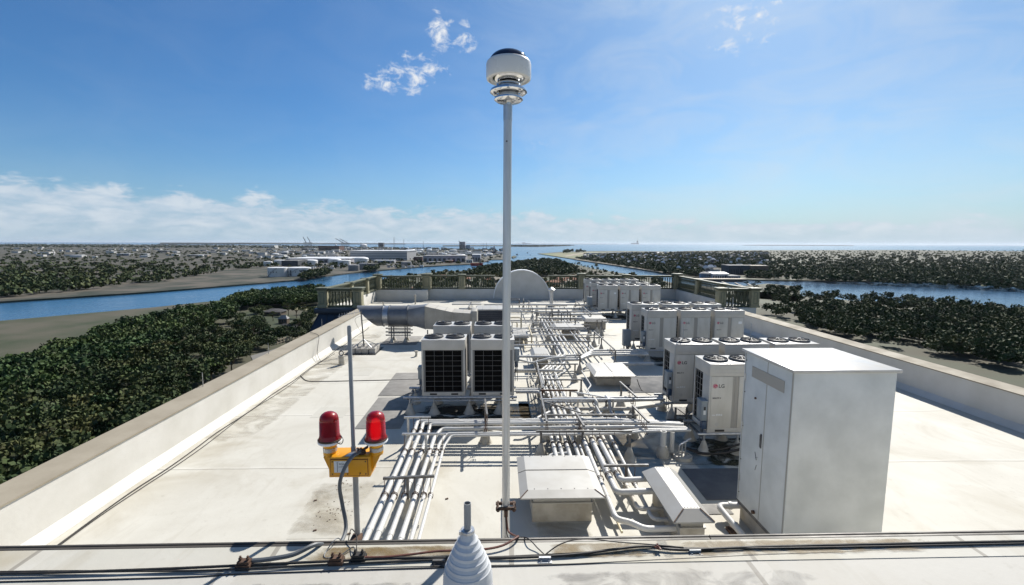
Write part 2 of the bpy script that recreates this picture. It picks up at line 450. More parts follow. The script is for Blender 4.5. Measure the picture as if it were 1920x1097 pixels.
# upper roof on which the photograph was taken
o = MB().box(-14, 14, -6, 2.2855, 2.95, 3.2).build('upper_roof', MT['upper']); tag(o, kind='structure')
o = MB().box(-14, 14, -6, 2.24, 0.002, 2.948).build('penthouse_wall', MT['stucco']); tag(o, 'plain white wall carrying the near roof edge', 'wall')
o = MB()
for x0, x1 in ((-14, -4.2), (-4.197, 1.15), (1.153, 6.5), (6.503, 14)):
    o.box(x0, x1, 2.286, 2.300, 3.10, 3.213); o.box(x0, x1, 2.266, 2.2855, 3.2005, 3.2085)
o = o.build('drip_edge', MT['bronze'], bev=0.003); tag(o, 'brown metal drip edge running along the near roof edge', 'roof edge')
fl = MB(); n = 60
for i in range(n):
    xa, xb = -14 + 28 * i / n, -14 + 28 * (i + 1) / n
    fl.hexa([(xa, 2.105, 3.2), (xb, 2.105, 3.2), (xb, 2.264, 3.2), (xa, 2.264, 3.2)], [(xa, 2.105, 3.2035), (xb, 2.105, 3.2035), (xb, 2.264, 3.2078), (xa, 2.264, 3.2078)])
o = fl.build('membrane_flap', MT['flap']); tag(o, 'ochre stained membrane strip behind the brown drip edge', 'roof strip')

# left parapet, right parapet
def para(name, label, pts_in, t, z, side):
    w = MB(); c = MB()
    (xa, ya), (xb, yb) = pts_in
    s = side
    w.hexa([(xa, ya, 0), (xa + s * t, ya, 0), (xb + s * t, yb, 0), (xb, yb, 0)], [(xa, ya, z), (xa + s * t, ya, z), (xb + s * t, yb, z), (xb, yb, z)])
    w.add([(xa + 0.0, ya, 0.16), (xa - s * 0.16, ya, 0.003), (xb - s * 0.16, yb, 0.003), (xb, yb, 0.16)], [(0, 1, 2, 3)])   # cant strip
    c.hexa([(xa - s * 0.025, ya, z + 0.002), (xa + s * (t + .03), ya, z + 0.002), (xb + s * (t + .03), yb, z + 0.002), (xb - s * 0.025, yb, z + 0.002)],
           [(xa - s * 0.025, ya, z + 0.035), (xa + s * (t + .03), ya, z + 0.075), (xb + s * (t + .03), yb, z + 0.075), (xb - s * 0.025, yb, z + 0.035)])
    o = w.build(name, MT['stucco']); tag(o, label, 'parapet')
    c.build('coping', MT['coping'], o)
    return o
para('parapet_wall', 'long white parapet with tan coping along the left roof side', ((-7.12, -6), (-7.72, 27.2)), 0.5, 0.90, -1)
para('parapet_wall', 'cream parapet with tan coping along the right roof side', ((13.6, -6), (13.6, 27.2)), 0.5, 0.90, 1)
for lab, b in (('white parapet under the left part of the far balustrade', (-10.4, -5.95, 37.7, 38.6)),
               ('white parapet under the middle and right of the far balustrade', (-5.948, 15.6, 38.6, 39.0)),
               ('sunlit white parapet under the left terrace balustrade', (-10.5, -10.15, 27.85, 37.698)),
               ('bluish shaded parapet under the right terrace balustrade', (15.3, 15.7, 27.85, 38.598)),
               ('low wall carrying the left front balustrade', (-10.7, -7.72, 27.25, 27.848)),
               ('low wall carrying the right front balustrade', (13.4, 15.9, 27.25, 27.848))):
    x0, x1, y0, y1 = b
    o = MB().box(x0, x1, y0, y1, 0.0, 0.9).build('parapet_wall', MT['stucco'], bev=0.01); tag(o, lab, 'parapet')
# rolled membrane edge along the far wall
for lab, pts in (('grey rubber strip on the roof below the far left parapet', [(-10.0, 37.25, .03), (-8, 37.2, .03), (-6.2, 37.3, .03)]),
                 ('thin grey strip on the roof below the far middle parapet', [(-5.8, 38.2, .03), (0, 38.2, .03), (6.5, 38.25, .03)])):
    o = MB().tube(smooth(pts), .05, 6).build('edge_strip', MT['concrete']); tag(o, lab, 'edge strip')

# round gable in the far parapet
ax, ayy = V(978.5, 530, 38.55).x, 38.55
arc = [(ax + 2.36 * math.cos(t), 0.12 + 2.36 * math.sin(t)) for t in [math.pi * i / 36 for i in range(37)]]
g = MB().prism([(ax + 2.36, 0.0)] + arc + [(ax - 2.36, 0.0)], ayy, ayy + 0.7, 'y').build('arched_gable', MT['stucco'])
tag(g, 'white half-round gable wall breaking the far balustrade', 'gable wall')
rim = MB(); cc_ = [(ax + r_ * math.cos(t), 0.12 + r_ * math.sin(t)) for r_, t in [(2.44, math.pi * i / 36) for i in range(37)]]
inn = [(ax + 2.365 * math.cos(math.pi * i / 36), 0.12 + 2.365 * math.sin(math.pi * i / 36)) for i in range(36, -1, -1)]
for i in range(36):
    rim.prism([cc_[i], cc_[i + 1], inn[35 - i], inn[36 - i]], ayy - 0.06, ayy + 0.76, 'y')
rim.build('rim', MT['white'], g)

# ---- balustrades
ZB, ZT = 0.905, 2.08
BPROF = [(.030, 0), (.055, .0), (.055, .04), (.034, .07), (.042, .12), (.072, .22), (.078, .29), (.060, .38), (.036, .48), (.030, .56), (.040, .62), (.032, .66), (.05, .70), (.034, .74), (.055, .79), (.055, .86)]
bal_mesh = {}
def balustrade(label, p0, p1, spacing=0.2):
    p0 = Vector((*p0, 0)); p1 = Vector((*p1, 0)); d = p1 - p0; L = d.length; d.normalize()
    t = thing('balustrade', label, 'balustrade', (p0.x, p0.y, ZB), 'green balustrades around the far roof edge')
    def rail(name, z0, z1, w, mat):
        return MB().bar(p0 + Vector((0, 0, (z0 + z1) / 2)), p1 + Vector((0, 0, (z0 + z1) / 2)), w, z1 - z0).build(name, MT[mat], t, bev=0.012)
    rail('bottom_rail', ZB, ZB + 0.12, 0.28, 'sage')
    rail('top_rail', ZT - 0.085, ZT, 0.30, 'sage_cap')
    rail('under_rail', ZT - 0.16, ZT - 0.087, 0.20, 'sage')
    n = max(1, int(L / spacing)); first = None
    for i in range(n):
        q = p0 + d * (L * (i + 0.5) / n)
        if 'b' not in bal_mesh:
            ob = MB().lathe(BPROF, (q.x, q.y, ZB + 0.118), 8).build('baluster', MT['sage'], t, loc=(q.x - p0.x, q.y - p0.y, 0.118)); bal_mesh['b'] = ob.data
        else:
            ob = bpy.data.objects.new('baluster', bal_mesh['b']); COL.objects.link(ob); ob.parent = t; ob.location = (q.x - p0.x, q.y - p0.y, 0.118)
    return t
def pier(label, x, y, w, dpt, ztop=2.2, spike=True):
    t = thing('balustrade_pier', label, 'pier', (x, y, ZB), 'square piers between the balustrades')
    b = MB().box(x - w / 2, x + w / 2, y - dpt / 2, y + dpt / 2, ZB, ztop - 0.16)
    b.box(x - w / 2 - .04, x + w / 2 + .04, y - dpt / 2 - .04, y + dpt / 2 + .04, ZB, ZB + .14)
    b.build('shaft', MT['pier'], t, bev=0.012)
    m = 0.13; e = MB(); yy = y - dpt / 2
    for (xa, xb, za, zb) in ((x - w / 2 + m, x + w / 2 - m, ztop - .30, ztop - .27), (x - w / 2 + m, x + w / 2 - m, ZB + .24, ZB + .27), (x - w / 2 + m, x - w / 2 + m + .03, ZB + .27, ztop - .30), (x + w / 2 - m - .03, x + w / 2 - m, ZB + .27, ztop - .30)):
        e.box(xa, xb, yy - .012, yy + .005, za, zb)
    e.build('panel_moulding', MT['sage_cap'], t)
    c = MB().box(x - w / 2 - .07, x + w / 2 + .07, y - dpt / 2 - .07, y + dpt / 2 + .07, ztop - 0.158, ztop - 0.07)
    c.box(x - w / 2 - .11, x + w / 2 + .11, y - dpt / 2 - .11, y + dpt / 2 + .11, ztop - 0.068, ztop)
    c.build('cap', MT['sage_cap'], t, bev=0.015)
    if spike: MB().cyl((x, y, ztop - .002), (x, y, ztop + 0.45), .012, 6, .004).build('lightning_rod', MT['strut'], t)
    return t
YL, YR = 38.1, 38.8
PL1, PL2, PR1, PR2 = V(606.5, 560, 27.5).x, V(672, 560, 27.5).x, V(1351, 560, 27.5).x, V(1412.5, 560, 27.5).x
pier('corner pier at the left end of the far balustrade', -10.1, YL, .5, .5)
pier('cream two-faced pier at the step in the far balustrade', -6.1, YR - .15, .66, .66)
pier('plain cream pier left of the silver pole on the far balustrade', V(866, 520, YR).x, YR, .5, .5, 2.16, False)
pier('olive pier right of the round gable', V(1090, 520, YR).x, YR, .5, .5, 2.25, False)
pier('dim pier behind the farthest air conditioners', V(1174, 520, YR).x, YR, .5, .5, 2.16, False)
pier('corner pier at the right end of the far balustrade', 15.45, YR - .05, .58, .58, 2.25)
pier('panelled front pier at the outer left corner', PL1, 27.5, .50, .5, 2.12)
pier('panelled front pier beside the round duct end', PL2, 27.5, .50, .5, 2.12, False)
pier('sunlit pier midway along the left side balustrade', -10.3, 31.6, .40, .40, 2.1)
pier('slim sunlit pier nearest the far left corner', -10.25, 35.2, .40, .40, 2.1)
pier('panelled front pier left of the right front balustrade', PR1, 27.5, .46, .5, 2.12, False)
pier('panelled front pier at the outer right corner', PR2, 27.5, .50, .5, 2.12)
pier('slim pier on the right side balustrade nearer the far corner', 15.5, 34.6, .38, .38, 2.1, False)
pier('pier half hidden behind the right front balustrade', 15.55, 30.9, .38, .38, 2.1, False)
xA, xB, xC = V(866, 520, YR).x, V(1090, 520, YR).x, V(1174, 520, YR).x
balustrade('green balustrade over the far left parapet', (-9.84, YL), (-6.44, YL))
balustrade('green balustrade between the stepped pier and the plain pier', (-5.76, YR), (xA - .255, YR))
balustrade('green balustrade running behind the silver pole to the gable', (xA + .255, YR), (ax - 2.3, YR))
balustrade('dark balustrade from the gable to the olive pier', (ax + 2.3, YR), (xB - .255, YR))
balustrade('balustrade behind the farthest air conditioners', (xB + .255, YR), (xC - .255, YR))
balustrade('balustrade showing blue water through its gaps', (xC + .255, YR), (15.15, YR))
balustrade('left front balustrade of bulging balusters', (PL1 + .25, 27.5), (PL2 - .25, 27.5), .19)
balustrade('left side balustrade next to its front corner', (PL1 + .04, 27.76), (-10.3, 31.39))
balustrade('left side balustrade in the middle', (-10.3, 31.81), (-10.26, 34.99))
balustrade('left side balustrade next to the far corner', (-10.25, 35.41), (-10.2, 37.84))
balustrade('right front balustrade between panelled piers', (PR1 + .23, 27.5), (PR2 - .25, 27.5), .19)
balustrade('right side balustrade next to the far corner', (15.5, 34.80), (15.48, 38.45))
balustrade('right side balustrade in the middle', (15.54, 31.10), (15.5, 34.40))
balustrade('right side balustrade behind the front one', (PR2, 27.76), (15.56, 30.70))

# dark mansard drum under the left terrace
prof = [(0.0, 0.62), (0.10, 0.35), (0.34, -0.2), (0.62, -1.1), (0.82, -2.2), (0.92, -3.6), (0.95, -5.0)]
mn = thing('mansard_roof', 'dark blue seamed mansard roof bulging below the left balustrade', 'roof', (-9.2, 27.2, -5))
sk = MB(); sm = MB()
def ring(q, z): return [(-10.75 - q, 40, z), (-10.75 - q, 27.2 - q, z), (-7.95, 27.2 - q, z)]
for (a, za), (b, zb) in zip(prof, prof[1:]):
    A, B = ring(a, za), ring(b, zb)
    sk.add([A[0], A[1], B[1], B[0]], [(0, 1, 2, 3)]); sk.add([A[1], A[2], B[2], B[1]], [(0, 1, 2, 3)])
sk.build('roof_skin', MT['navyroof'], mn, ang=20)
for x in [-10.75 + .47 * i for i in range(7)]:
    sm.tube([(x - (q if x < -10.6 else 0), 27.2 - q - .012, z) for q, z in prof], .022, 5)
for y in [27.7 + .55 * i for i in range(20)]:
    sm.tube([(-10.75 - q - .012, y, z) for q, z in prof], .022, 5)
sm.build('standing_seam', MT['navyroof'], mn)
MB().box(-10.95, -7.95, 26.95, 27.24, .60, .9).box(-10.95, -10.72, 27.242, 39, .60, .9).build('cornice', MT['navyroof'], mn, bev=.02)

# ================================================================== ROOFTOP MACHINES
def text_mesh(name, body, size, mat, parent, origin, xdir=(1, 0, 0), updir=(0, 0, 1), bold=0.0, ext=0.0015):
    cu = bpy.data.curves.new(name, 'FONT'); cu.body = body; cu.size = size; cu.extrude = ext; cu.offset = bold
    tmp = bpy.data.objects.new(name, cu); COL.objects.link(tmp)
    dg = bpy.context.evaluated_depsgraph_get(); dg.update()
    me = bpy.data.meshes.new_from_object(tmp.evaluated_get(dg)); me.name = name
    COL.objects.unlink(tmp); bpy.data.objects.remove(tmp)
    x = Vector(xdir); u = Vector(updir); nrm = x.cross(u)
    mm = Matrix((x, u, nrm)).transposed().to_4x4(); mm.translation = Vector(origin) - (wloc(parent) if parent else Vector())
    me.transform(mm); me.materials.clear(); me.materials.append(mat)
    ob = bpy.data.objects.new(name, me); COL.objects.link(ob)
    if parent: ob.parent = parent
    return ob

UW, UD, UH = 1.22, 0.80, 1.61


def unit(label, front=True, name='air_conditioner', dirt=False):
    """condensing unit, base centre at the origin; front towards -y"""
    t = thing(name, label, 'air conditioner', (0, 0, 0), 'rooftop air conditioners')
    x0, x1, y0, y1 = -UW / 2, UW / 2, -UD / 2, UD / 2
    c = MB()
    for px in (x0, x1 - .05):
        for py in (y0, y1 - .05): c.box(px, px + .05, py, py + .05, .0, 1.322)
    c.box(x0 + .004, x1 - .004, y0 + .004, y1 - .004, 1.318, UH - .035)                  # fan deck box
    for z in (1.40, 1.48): c.box(x0 + .05, x1 - .05, y0 - .002, y1 + .002, z, z + .006)
    c.box(x0 + .003, x1 - .003, y0 + .003, y1 - .003, 0.0, .105)                          # base pan
    c.box(x1 - .012, x1 - .002, y0 + .05, y1 - .05, .105, 1.318)                          # right side sheet
    c.box(x0 + .002, x0 + .012, y0 + .05, y0 + .34, .105, 1.318)                          # left front half sheet
    c.build('casing', MT['casing'], t, bev=.004)
    MB().box(x0 + .03, x1 - .03, y0 + .03, y1 - .03, .10, 1.32).build('coil', MT['dark_coil'], t)
    # side guard
    g = MB(); xs = x0 + .012
    for i in range(4): g.bar((xs, y0 + .35 + .405 * i / 3, .12), (xs, y0 + .35 + .405 * i / 3, 1.31), .012, .012)
    for i in range(9): g.bar((xs, y0 + .34, .14 + 1.15 * i / 8), (xs, y1 - .05, .14 + 1.15 * i / 8), .010, .010)
    g.build('coil_guard', MT['mesh_wire'], t)
    g = MB(); yb = y1 - .012
    g.box(x0 + .05, x0 + .10, yb - .01, yb + .008, .105, 1.318); g.box(x1 - .10, x1 - .05, yb - .01, yb + .008, .105, 1.318)
    for i in range(5): g.bar((x0 + .10 + (UW - .2) * i / 4, yb, .12), (x0 + .10 + (UW - .2) * i / 4, yb, 1.31), .006, .006)
    for i in range(9): g.bar((x0 + .1, yb, .13 + 1.17 * i / 8), (x1 - .1, yb, .13 + 1.17 * i / 8), .006, .006)
    g.build('coil_guard', MT['mesh_wire'], t)
    if front:
        q = MB(); yf = y0
        for xa, xb in ((x0 + .052, -.075), (.075, x1 - .052)):
            p = MB().box(xa, xb, yf - .004, yf + .028, .107, 1.312)
            for z in (.98, .66, .34): p.box(xa + .01, xb - .01, yf - .0055, yf - .003, z, z + .004)
            p.build('front_panel', MT['panel'], t, bev=.003)
        MB().box(-.074, .074, yf + .012, yf + .028, .107, 1.312).box(-.012, .012, yf + .004, yf + .0115, .107, 1.312).build('centre_strip', MT['recess'], t)
        q = MB()
        for xa in (x0 + .18, x1 - .42): q.box(xa, xa + .22, yf - .0005, yf + .010, .022, .072)
        q.build('fork_slot', MT['black'], t)
        # logo: disc with letter strokes, then letters, type line and stickers
        lx, lz = x0 + .135, 1.10
        lg = MB().lathe([(.052, 0), (.052, .004)], (0, 0, 0), 20, 'y'); 
        lg.v = [(v[0] + lx, v[1] + yf - .0085, v[2] + lz) for v in lg.v]
        lo = lg.build('logo_disc', MT['logo_red'], t)
        a = [(lx + .038 * math.cos(R(d)), yf - .0095, lz + .038 * math.sin(R(d))) for d in range(50, 361, 20)] + [(lx + .008, yf - .0095, lz)]
        MB().tube(a, .0035, 5).tube([(lx - .004, yf - .0095, lz + .018), (lx - .004, yf - .0095, lz - .016), (lx + .010, yf - .0095, lz - .016)], .003, 5).build('logo_strokes', MT['sticker'], lo)
        text_mesh('logo_letters', 'LG', .115, MT['logo_grey'], t, (lx + .075, yf - .006, lz - .04), bold=.0025)
        text_mesh('type_lettering', 'MULTI V', .052, MT['logo_grey'], t, (x0 + .085, yf - .006, .80), bold=.0015)
        st = MB()
        for i, w in enumerate((.075, .04, .04, .04)):
            xa = x0 + .09 + (0 if i == 0 else .095 + (i - 1) * .052); st.box(xa, xa + w, yf - .0075, yf - .0035, .405, .43 if i == 0 else .445)
        st.build('info_sticker', [MT['sticker']], t)
        tr = MB().lathe([(.045, 0), (.045, .003)], (0, 0, 0), 16, 'y'); tr.v = [(v[0] + x0 + .22, v[1] + yf - .0065, v[2] + .2) for v in tr.v]
        tr.build('knockout', MT['casing'], t)
    else:
        q = MB()
        for xa in (x0 + .2, x1 - .42): q.box(xa, xa + .2, y1 - .006, y1 + .001, .024, .074)
        q.build('fork_slot', MT['black'], t)
    MB().box(x0 - .004, x1 + .004, y0 - .004, y1 + .004, UH - .034, UH).build('top_panel', MT['unit_top'], t, bev=.006)
    for s in (-1, 1):
        cx = s * .305
        f = MB().lathe([(.268, 0), (.275, .02), (.262, .05), (.25, .055), (.252, .03), (.25, .003)], (cx, 0, UH), 28)
        for r_ in (.21, .165, .12, .075): f.tube([(cx + r_ * math.cos(2 * math.pi * k / 20), r_ * math.sin(2 * math.pi * k / 20), UH + .052 + .03 * (1 - r_ / .25)) for k in range(20)], .0055, 4, closed=True)
        for k in range(10):
            an = 2 * math.pi * k / 10; f.bar((cx + .04 * math.cos(an), .04 * math.sin(an), UH + .082), (cx + .252 * math.cos(an), .252 * math.sin(an), UH + .05), .006, .006)
        f.lathe([(.05, .078), (.045, .088), (0, .09)], (cx, 0, UH), 12)
        fo = f.build('fan_guard', MT['guard'], t)
        bl = MB().lathe([(.247, .002), (0.0, .002)], (cx, 0, UH), 24)
        for k in range(4):
            an = 2 * math.pi * k / 4 + .4
            P_ = lambda r_, d_, z: (cx + r_ * math.cos(an + d_), r_ * math.sin(an + d_), UH + z)
            bl.add([P_(.05, -.3, .035), P_(.235, -.28, .012), P_(.235, .28, .045), P_(.05, .5, .03)], [(0, 1, 2, 3)])
        bl.build('fan', MT['black'], fo)
    return t


def disc_box(t, x, y, z, side=-1, w=.24, h=.46):
    """safety switch bolted to the side of a unit: box, cover, lever, stickers, lower relay boxes"""
    b = MB().box(x - .14, x, y - w / 2, y + w / 2, z, z + h).box(x - .145, x + .002, y - w / 2 - .012, y + w / 2 + .012, z + h - .03, z + h + .012)
    bo = b.build('switch_box', MT['disc'], t, bev=.006)
    yf = y - w / 2
    MB().box(x - .118, x - .022, yf - .008, yf + .002, z + .03, z + h - .06).build('cover', MT['disc'], bo, bev=.003)
    MB().box(x - .09, x - .045, yf - .011, yf - .0075, z + h * .55, z + h * .72).build('warning_plate', MT['black'], bo)
    MB().box(x - .095, x - .04, yf - .011, yf - .0075, z + h * .32, z + h * .53).build('sticker', MT['sticker'], bo)
    MB().tube([(x + .002, y - .05, z + h * .55), (x + .03, y - .07, z + h * .62), (x + .045, y - .10, z + h * .78)], .013, 6).build('lever', MT['sticker'], bo)
    MB().box(x - .11, x - .01, yf - .02, y, z - .19, z - .01).build('control_module', MT['navy'], t, bev=.006)
    MB().tube([(x - .06, y, z - .18), (x - .05, y, z - .32), (x + .05, y + .05, z - .40), (x + .3, y + .1, z - .42)], .014, 6).tube([(x - .09, y, z - .18), (x - .09, y, z - .6)], .010, 6).tube([(x - .03, y, z - .18), (x - .03, y, z - .6)], .010, 6).build('flex_conduit', MT['rubber'], t)


BASE = 0.50
proto = unit('air conditioner beside the white cabinet, frontmost on the right', True)
protoR = unit('air conditioner left of the silver pole showing its black coil, front row', False)
for ob in KIDS(protoR):                                # turn so that the coil faces the roof edge
    pass
_used = {'f': False, 'r': False}
def put(kind, x, y, label, z=BASE):
    src = proto if kind == 'f' else protoR
    if not _used[kind]: _used[kind] = True; o = src; o.location = (x, y, z); o['label'] = label; return o
    return dup(src, (x, y, z), label)
# copies must be made before switch boxes are added to single ones
specs = [('f', 5.38, 10.24, 'beige air conditioner nearest the white cabinet, sunlit stickers on its front'),
         ('f', 6.76, 10.24, 'air conditioner hidden mostly behind the big white cabinet'),
         ('f', 5.36, 12.26, 'tall shaded air conditioner just behind the frontmost right one'),
         ('f', 6.74, 12.26, 'air conditioner at the right edge behind the frontmost right one'),
         ('f', 8.12, 12.26, 'last air conditioner of the row behind the white cabinet'),
         ('f', 6.62, 18.38, 'left of three air conditioners in the middle right row, conduit on top'),
         ('f', 8.02, 18.38, 'centre of three air conditioners in the middle right row'),
         ('f', 9.42, 18.38, 'right of three air conditioners in the middle right row, white sticker'),
         ('f', 6.56, 20.30, 'left unit of the row just behind the middle right row'),
         ('f', 7.96, 20.30, 'centre unit of the row just behind the middle right row'),
         ('f', 9.40, 20.30, 'right unit of the row just behind the middle right row'),
         ('f', 7.10, 29.35, 'left front unit of the farthest air conditioner group'),
         ('f', 8.50, 29.35, 'centre front unit of the farthest air conditioner group'),
         ('f', 9.90, 29.35, 'right front unit of the farthest air conditioner group'),
         ('f', 6.98, 31.20, 'left unit in the second row of the farthest group'),
         ('f', 8.38, 31.20, 'centre unit in the second row of the farthest group'),
         ('f', 9.78, 31.20, 'right unit in the second row of the farthest group'),
         ('f', 7.10, 34.05, 'left unit in the back row of the farthest group'),
         ('f', 8.50, 34.05, 'centre unit in the back row of the farthest group'),
         ('f', 9.90, 34.05, 'right unit in the back row of the farthest group'),
         ('r', -1.55, 12.89, 'air conditioner with black gridded coil, front left of the left four'),
         ('r', -0.17, 12.89, 'air conditioner with black coil partly behind the silver pole'),
         ('r', -1.53, 15.06, 'rear left of the four units beside the round duct'),
         ('r', -0.19, 15.06, 'rear right of the four units behind the silver pole')]
UN = {}
for i, (k, x, y, lab) in enumerate(specs): UN[i] = put(k, x, y, lab)
for i in range(20, 24):                                 # these turn their coil side to the roof edge
    UN[i].rotation_euler.z = math.pi
def at_unit(i, fn, *a):
    """add parts in a unit's own space"""
    t = UN[i]; keep = t.location.copy(); t.location = (0, 0, 0); fn(t, *a); t.location = keep
at_unit(0, disc_box, -.62, -.27, .28, -1, .24, .46)
at_unit(2, disc_box, -.62, -.24, .36, -1, .24, .46)
at_unit(5, disc_box, -.62, -.24, .32, -1, .22, .40)
at_unit(21, disc_box, -.62, .18, .95, -1, .22, .36)      # turned: shows on the right hand side
at_unit(20, disc_box, .75, .10, .42, 1, .2, .36)
def top_cable(t):
    MB().tube(smooth([(-.61, -.41, .15), (-.615, -.41, 1.2), (-.55, -.38, 1.63), (-.38, -.2, 1.68), (-.25, -.02, 1.70)]), .012, 6).cyl((-.24, -.02, 1.69), (-.24, -.02, 2.1), .01, 6).build('top_conduit', MT['pipe_grey'], t)
at_unit(2, top_cable); at_unit(5, top_cable)
def rod(t): MB().cyl((.35, .1, 1.68), (.35, .1, 2.1), .012, 6).build('lightning_rod', MT['pipe_grey'], t)
at_unit(7, rod); at_unit(3, rod)
def card(t): MB().box(.36, .50, -.409, -.4045, 1.06, 1.16).build('paper_sticker', MT['white'], t)
at_unit(7, card); at_unit(11, card)

def boot_bm(x, y, h=.30, r=.15, rt=.035, steps=6):
    pr = [(r * 1.12, 0.0), (r * 1.12, .012)]
    for i in range(steps):
        a = r + (rt - r) * (i / steps); b = r + (rt - r) * ((i + .86) / steps)
        pr += [(a, .012 + (h - .012) * i / steps), (b, .012 + (h - .012) * (i + .92) / steps)]
    pr += [(rt, h), (rt * .9, h + .01)]
    return MB().lathe(pr, (x, y, 0), 16)
BOOT = {}
def boot(parent, x, y, h=.30, r=.15, mat='boot'):
    key = (h, r, mat)
    base = wloc(parent)
    if key not in BOOT:
        ob = boot_bm(x, y, h, r).build('flashing_boot', MT[mat], parent, loc=(x - base.x, y - base.y, -base.z + .001)); BOOT[key] = ob.data
        return ob
    ob = bpy.data.objects.new('flashing_boot', BOOT[key]); COL.objects.link(ob); ob.parent = parent
    ob.location = (x - base.x, y - base.y, -base.z + .001); return ob

def stand(label, x0, x1, ys, legs, z=BASE, rr=.036, bh=.30, br=.15):
    t = thing('equipment_stand', label, 'equipment stand', ((x0 + x1) / 2, ys[0], 0), 'pipe stands under the air conditioners')
    for y in ys: MB().tube([(x0, y, z - rr - .001), (x1, y, z - rr - .001)], rr, 10).build('rail', MT['galv'], t)
    for x in (x0 + .12, (x0 + x1) / 2, x1 - .12): MB().bar((x, ys[0] + .03, z - .09), (x, ys[-1] - .03, z - .09), .045, .045).build('crossbar', MT['strut'], t)
    for y in ys:
        for x in legs:
            l = MB().cyl((x, y, .02), (x, y, z - rr * 1.6), .026, 8).build('leg', MT['galv'], t)
            boot(l, x, y, bh, br)
    return t
stand('pipe stand under the left pair of black-coil units', -2.68, .52, (12.46, 13.32), (-2.5, -1.82, -.83, .02))
stand('pipe stand under the rear pair beside the duct', -2.5, .55, (14.64, 15.5), (-2.3, -.9, .4))
stand('pipe stand under the frontmost right units', 4.55, 7.6, (9.86, 10.62), (4.32 + .4, 5.15 + .35, 6.6, 7.4))
stand('pipe stand under the shaded units behind the frontmost', 4.5, 8.9, (11.9, 12.6), (4.75, 5.6, 6.6, 8.0))
stand('pipe stand under the middle right row', 5.85, 10.2, (18.0, 18.76), (6.1, 7.3, 8.7, 9.9))
stand('pipe stand under the row behind the middle right row', 5.85, 10.2, (19.95, 20.66), (6.1, 7.4, 8.8, 9.9))
stand('pipe stand under the farthest front row', 6.4, 10.6, (29.0, 29.7), (6.6, 7.6, 8.5, 9.6, 10.4))
stand('pipe stand under the second row of the farthest group', 6.3, 10.5, (30.85, 31.55), (6.5, 8.4, 10.2))
stand('pipe stand under the back row of the farthest group', 6.4, 10.6, (33.7, 34.4), (6.6, 8.5, 10.3))
# slotted strut frame under the shaded unit
t = thing('slotted_frame', 'dark slotted steel frame below the shaded right unit', 'steel frame', (5.0, 11.5, 0))
m = MB()
for x in (4.72, 5.02, 6.3): m.bar((x, 11.55, .02), (x, 11.55, .46), .045, .045)
m.bar((4.5, 11.55, .12), (6.5, 11.55, .12), .045, .045); m.bar((4.75, 11.52, .44), (5.3, 11.52, .04), .02, .02)
m.build('strut', MT['strut'], t)

# ---------------------------------------------------------------- roof hoods
def hood(label, x0, x1, y0, y1, ze, zt, curb, inset, seam=None, name='vent_hood', mat='hood', front=True):
    """lid with sloped skirts over a curb; ze eave height, zt top height; inset = left, right, front, back skirt widths"""
    t = thing(name, label, 'vent hood', ((x0 + x1) / 2, (y0 + y1) / 2, 0), 'low roof hoods')
    il, ir, iff, ib = inset
    e = [(x0, y0, ze), (x1, y0, ze), (x1, y1, ze), (x0, y1, ze)]
    T = [(x0 + il, y0 + iff, zt), (x1 - ir, y0 + iff, zt), (x1 - ir, y1 - ib, zt), (x0 + il, y1 - ib, zt)]
    low = [(a, b, c - .022) for a, b, c in e]
    l = MB().add(low + e + T, [(0, 3, 2, 1), (0, 1, 5, 4), (1, 2, 6, 5), (2, 3, 7, 6), (3, 0, 4, 7), (4, 5, 9, 8), (5, 6, 10, 9), (6, 7, 11, 10), (7, 4, 8, 11), (8, 9, 10, 11)])
    lo = l.build('lid', MT[mat], t, ang=6)
    if seam is not None:
        s = MB()
        for sx, sy in seam:
            if sx is not None:
                xx = x0 + (x1 - x0) * sx; s.box(xx - .008, xx + .008, y0 + iff, y1 - ib, zt, zt + .012); s.bar((xx, y0, ze + .003), (xx, y0 + iff, zt + .003), .016, .012)
            if sy is not None:
                yy = y0 + (y1 - y0) * sy; s.box(x0 + il, x1 - ir, yy - .008, yy + .008, zt, zt + .012); s.bar((x0, yy, ze + .003), (x0 + il, yy, zt + .003), .016, .012); s.bar((x1, yy, ze + .003), (x1 - ir, yy, zt + .003), .016, .012)
        s.build('standing_seam', MT['recess'], lo)
    sc = MB()
    for i in range(5):
        u = (i + .5) / 5
        for a, b in ((0, 1), (3, 2)):
            q = Vector(T[a]).lerp(Vector(T[b]), u); yo = .03 if a == 0 else -.03
            sc.cyl((q.x, q.y + yo, zt - .001), (q.x, q.y + yo, zt + .006), .011, 6)
    sc.build('screws', MT['strut'], lo)
    for a, b in (((x0, y0, ze), T[0]), ((x1, y0, ze), T[1])):
        MB().bar(Vector(a) + Vector((0, 0, .003)), Vector(b) + Vector((0, 0, .003)), .014, .008).build('corner_seam', MT['rust'] if name == 'vent_hood' and x0 < 3 and y0 < 9 else MT['recess'], lo)
    cx0, cx1, cy0, cy1 = curb
    cu = MB().box(cx0, cx1, cy0, cy1, 0.0, ze * .62).build('curb', MT['curb'], t, bev=.012)
    MB().box(cx0 + .02, cx1 - .02, cy0 + .02, cy1 - .02, ze * .62, ze + .02).build('sleeve', MT['hood'], t)
    MB().box(cx0 - .012, cx1 + .012, cy0 - .012, cy1 + .012, ze * .60, ze * .64).build('flashing_strip', MT['recess'], cu)
    return t
hood('wide grey hood with a cross seam at the foot of the silver pole', .36, 1.80, 7.15, 8.62,    .56, .612, (.58, 1.62, 7.36, 8.42), (.14, .15, .17, .05), [(None, .58)])
hood('narrow pale hood among white pipes near the right cabinet', 2.68, 3.32, 6.44, 8.00, .56, .675, (2.86, 3.26, 6.62, 7.9), (.22, .16, .18, .05), None)
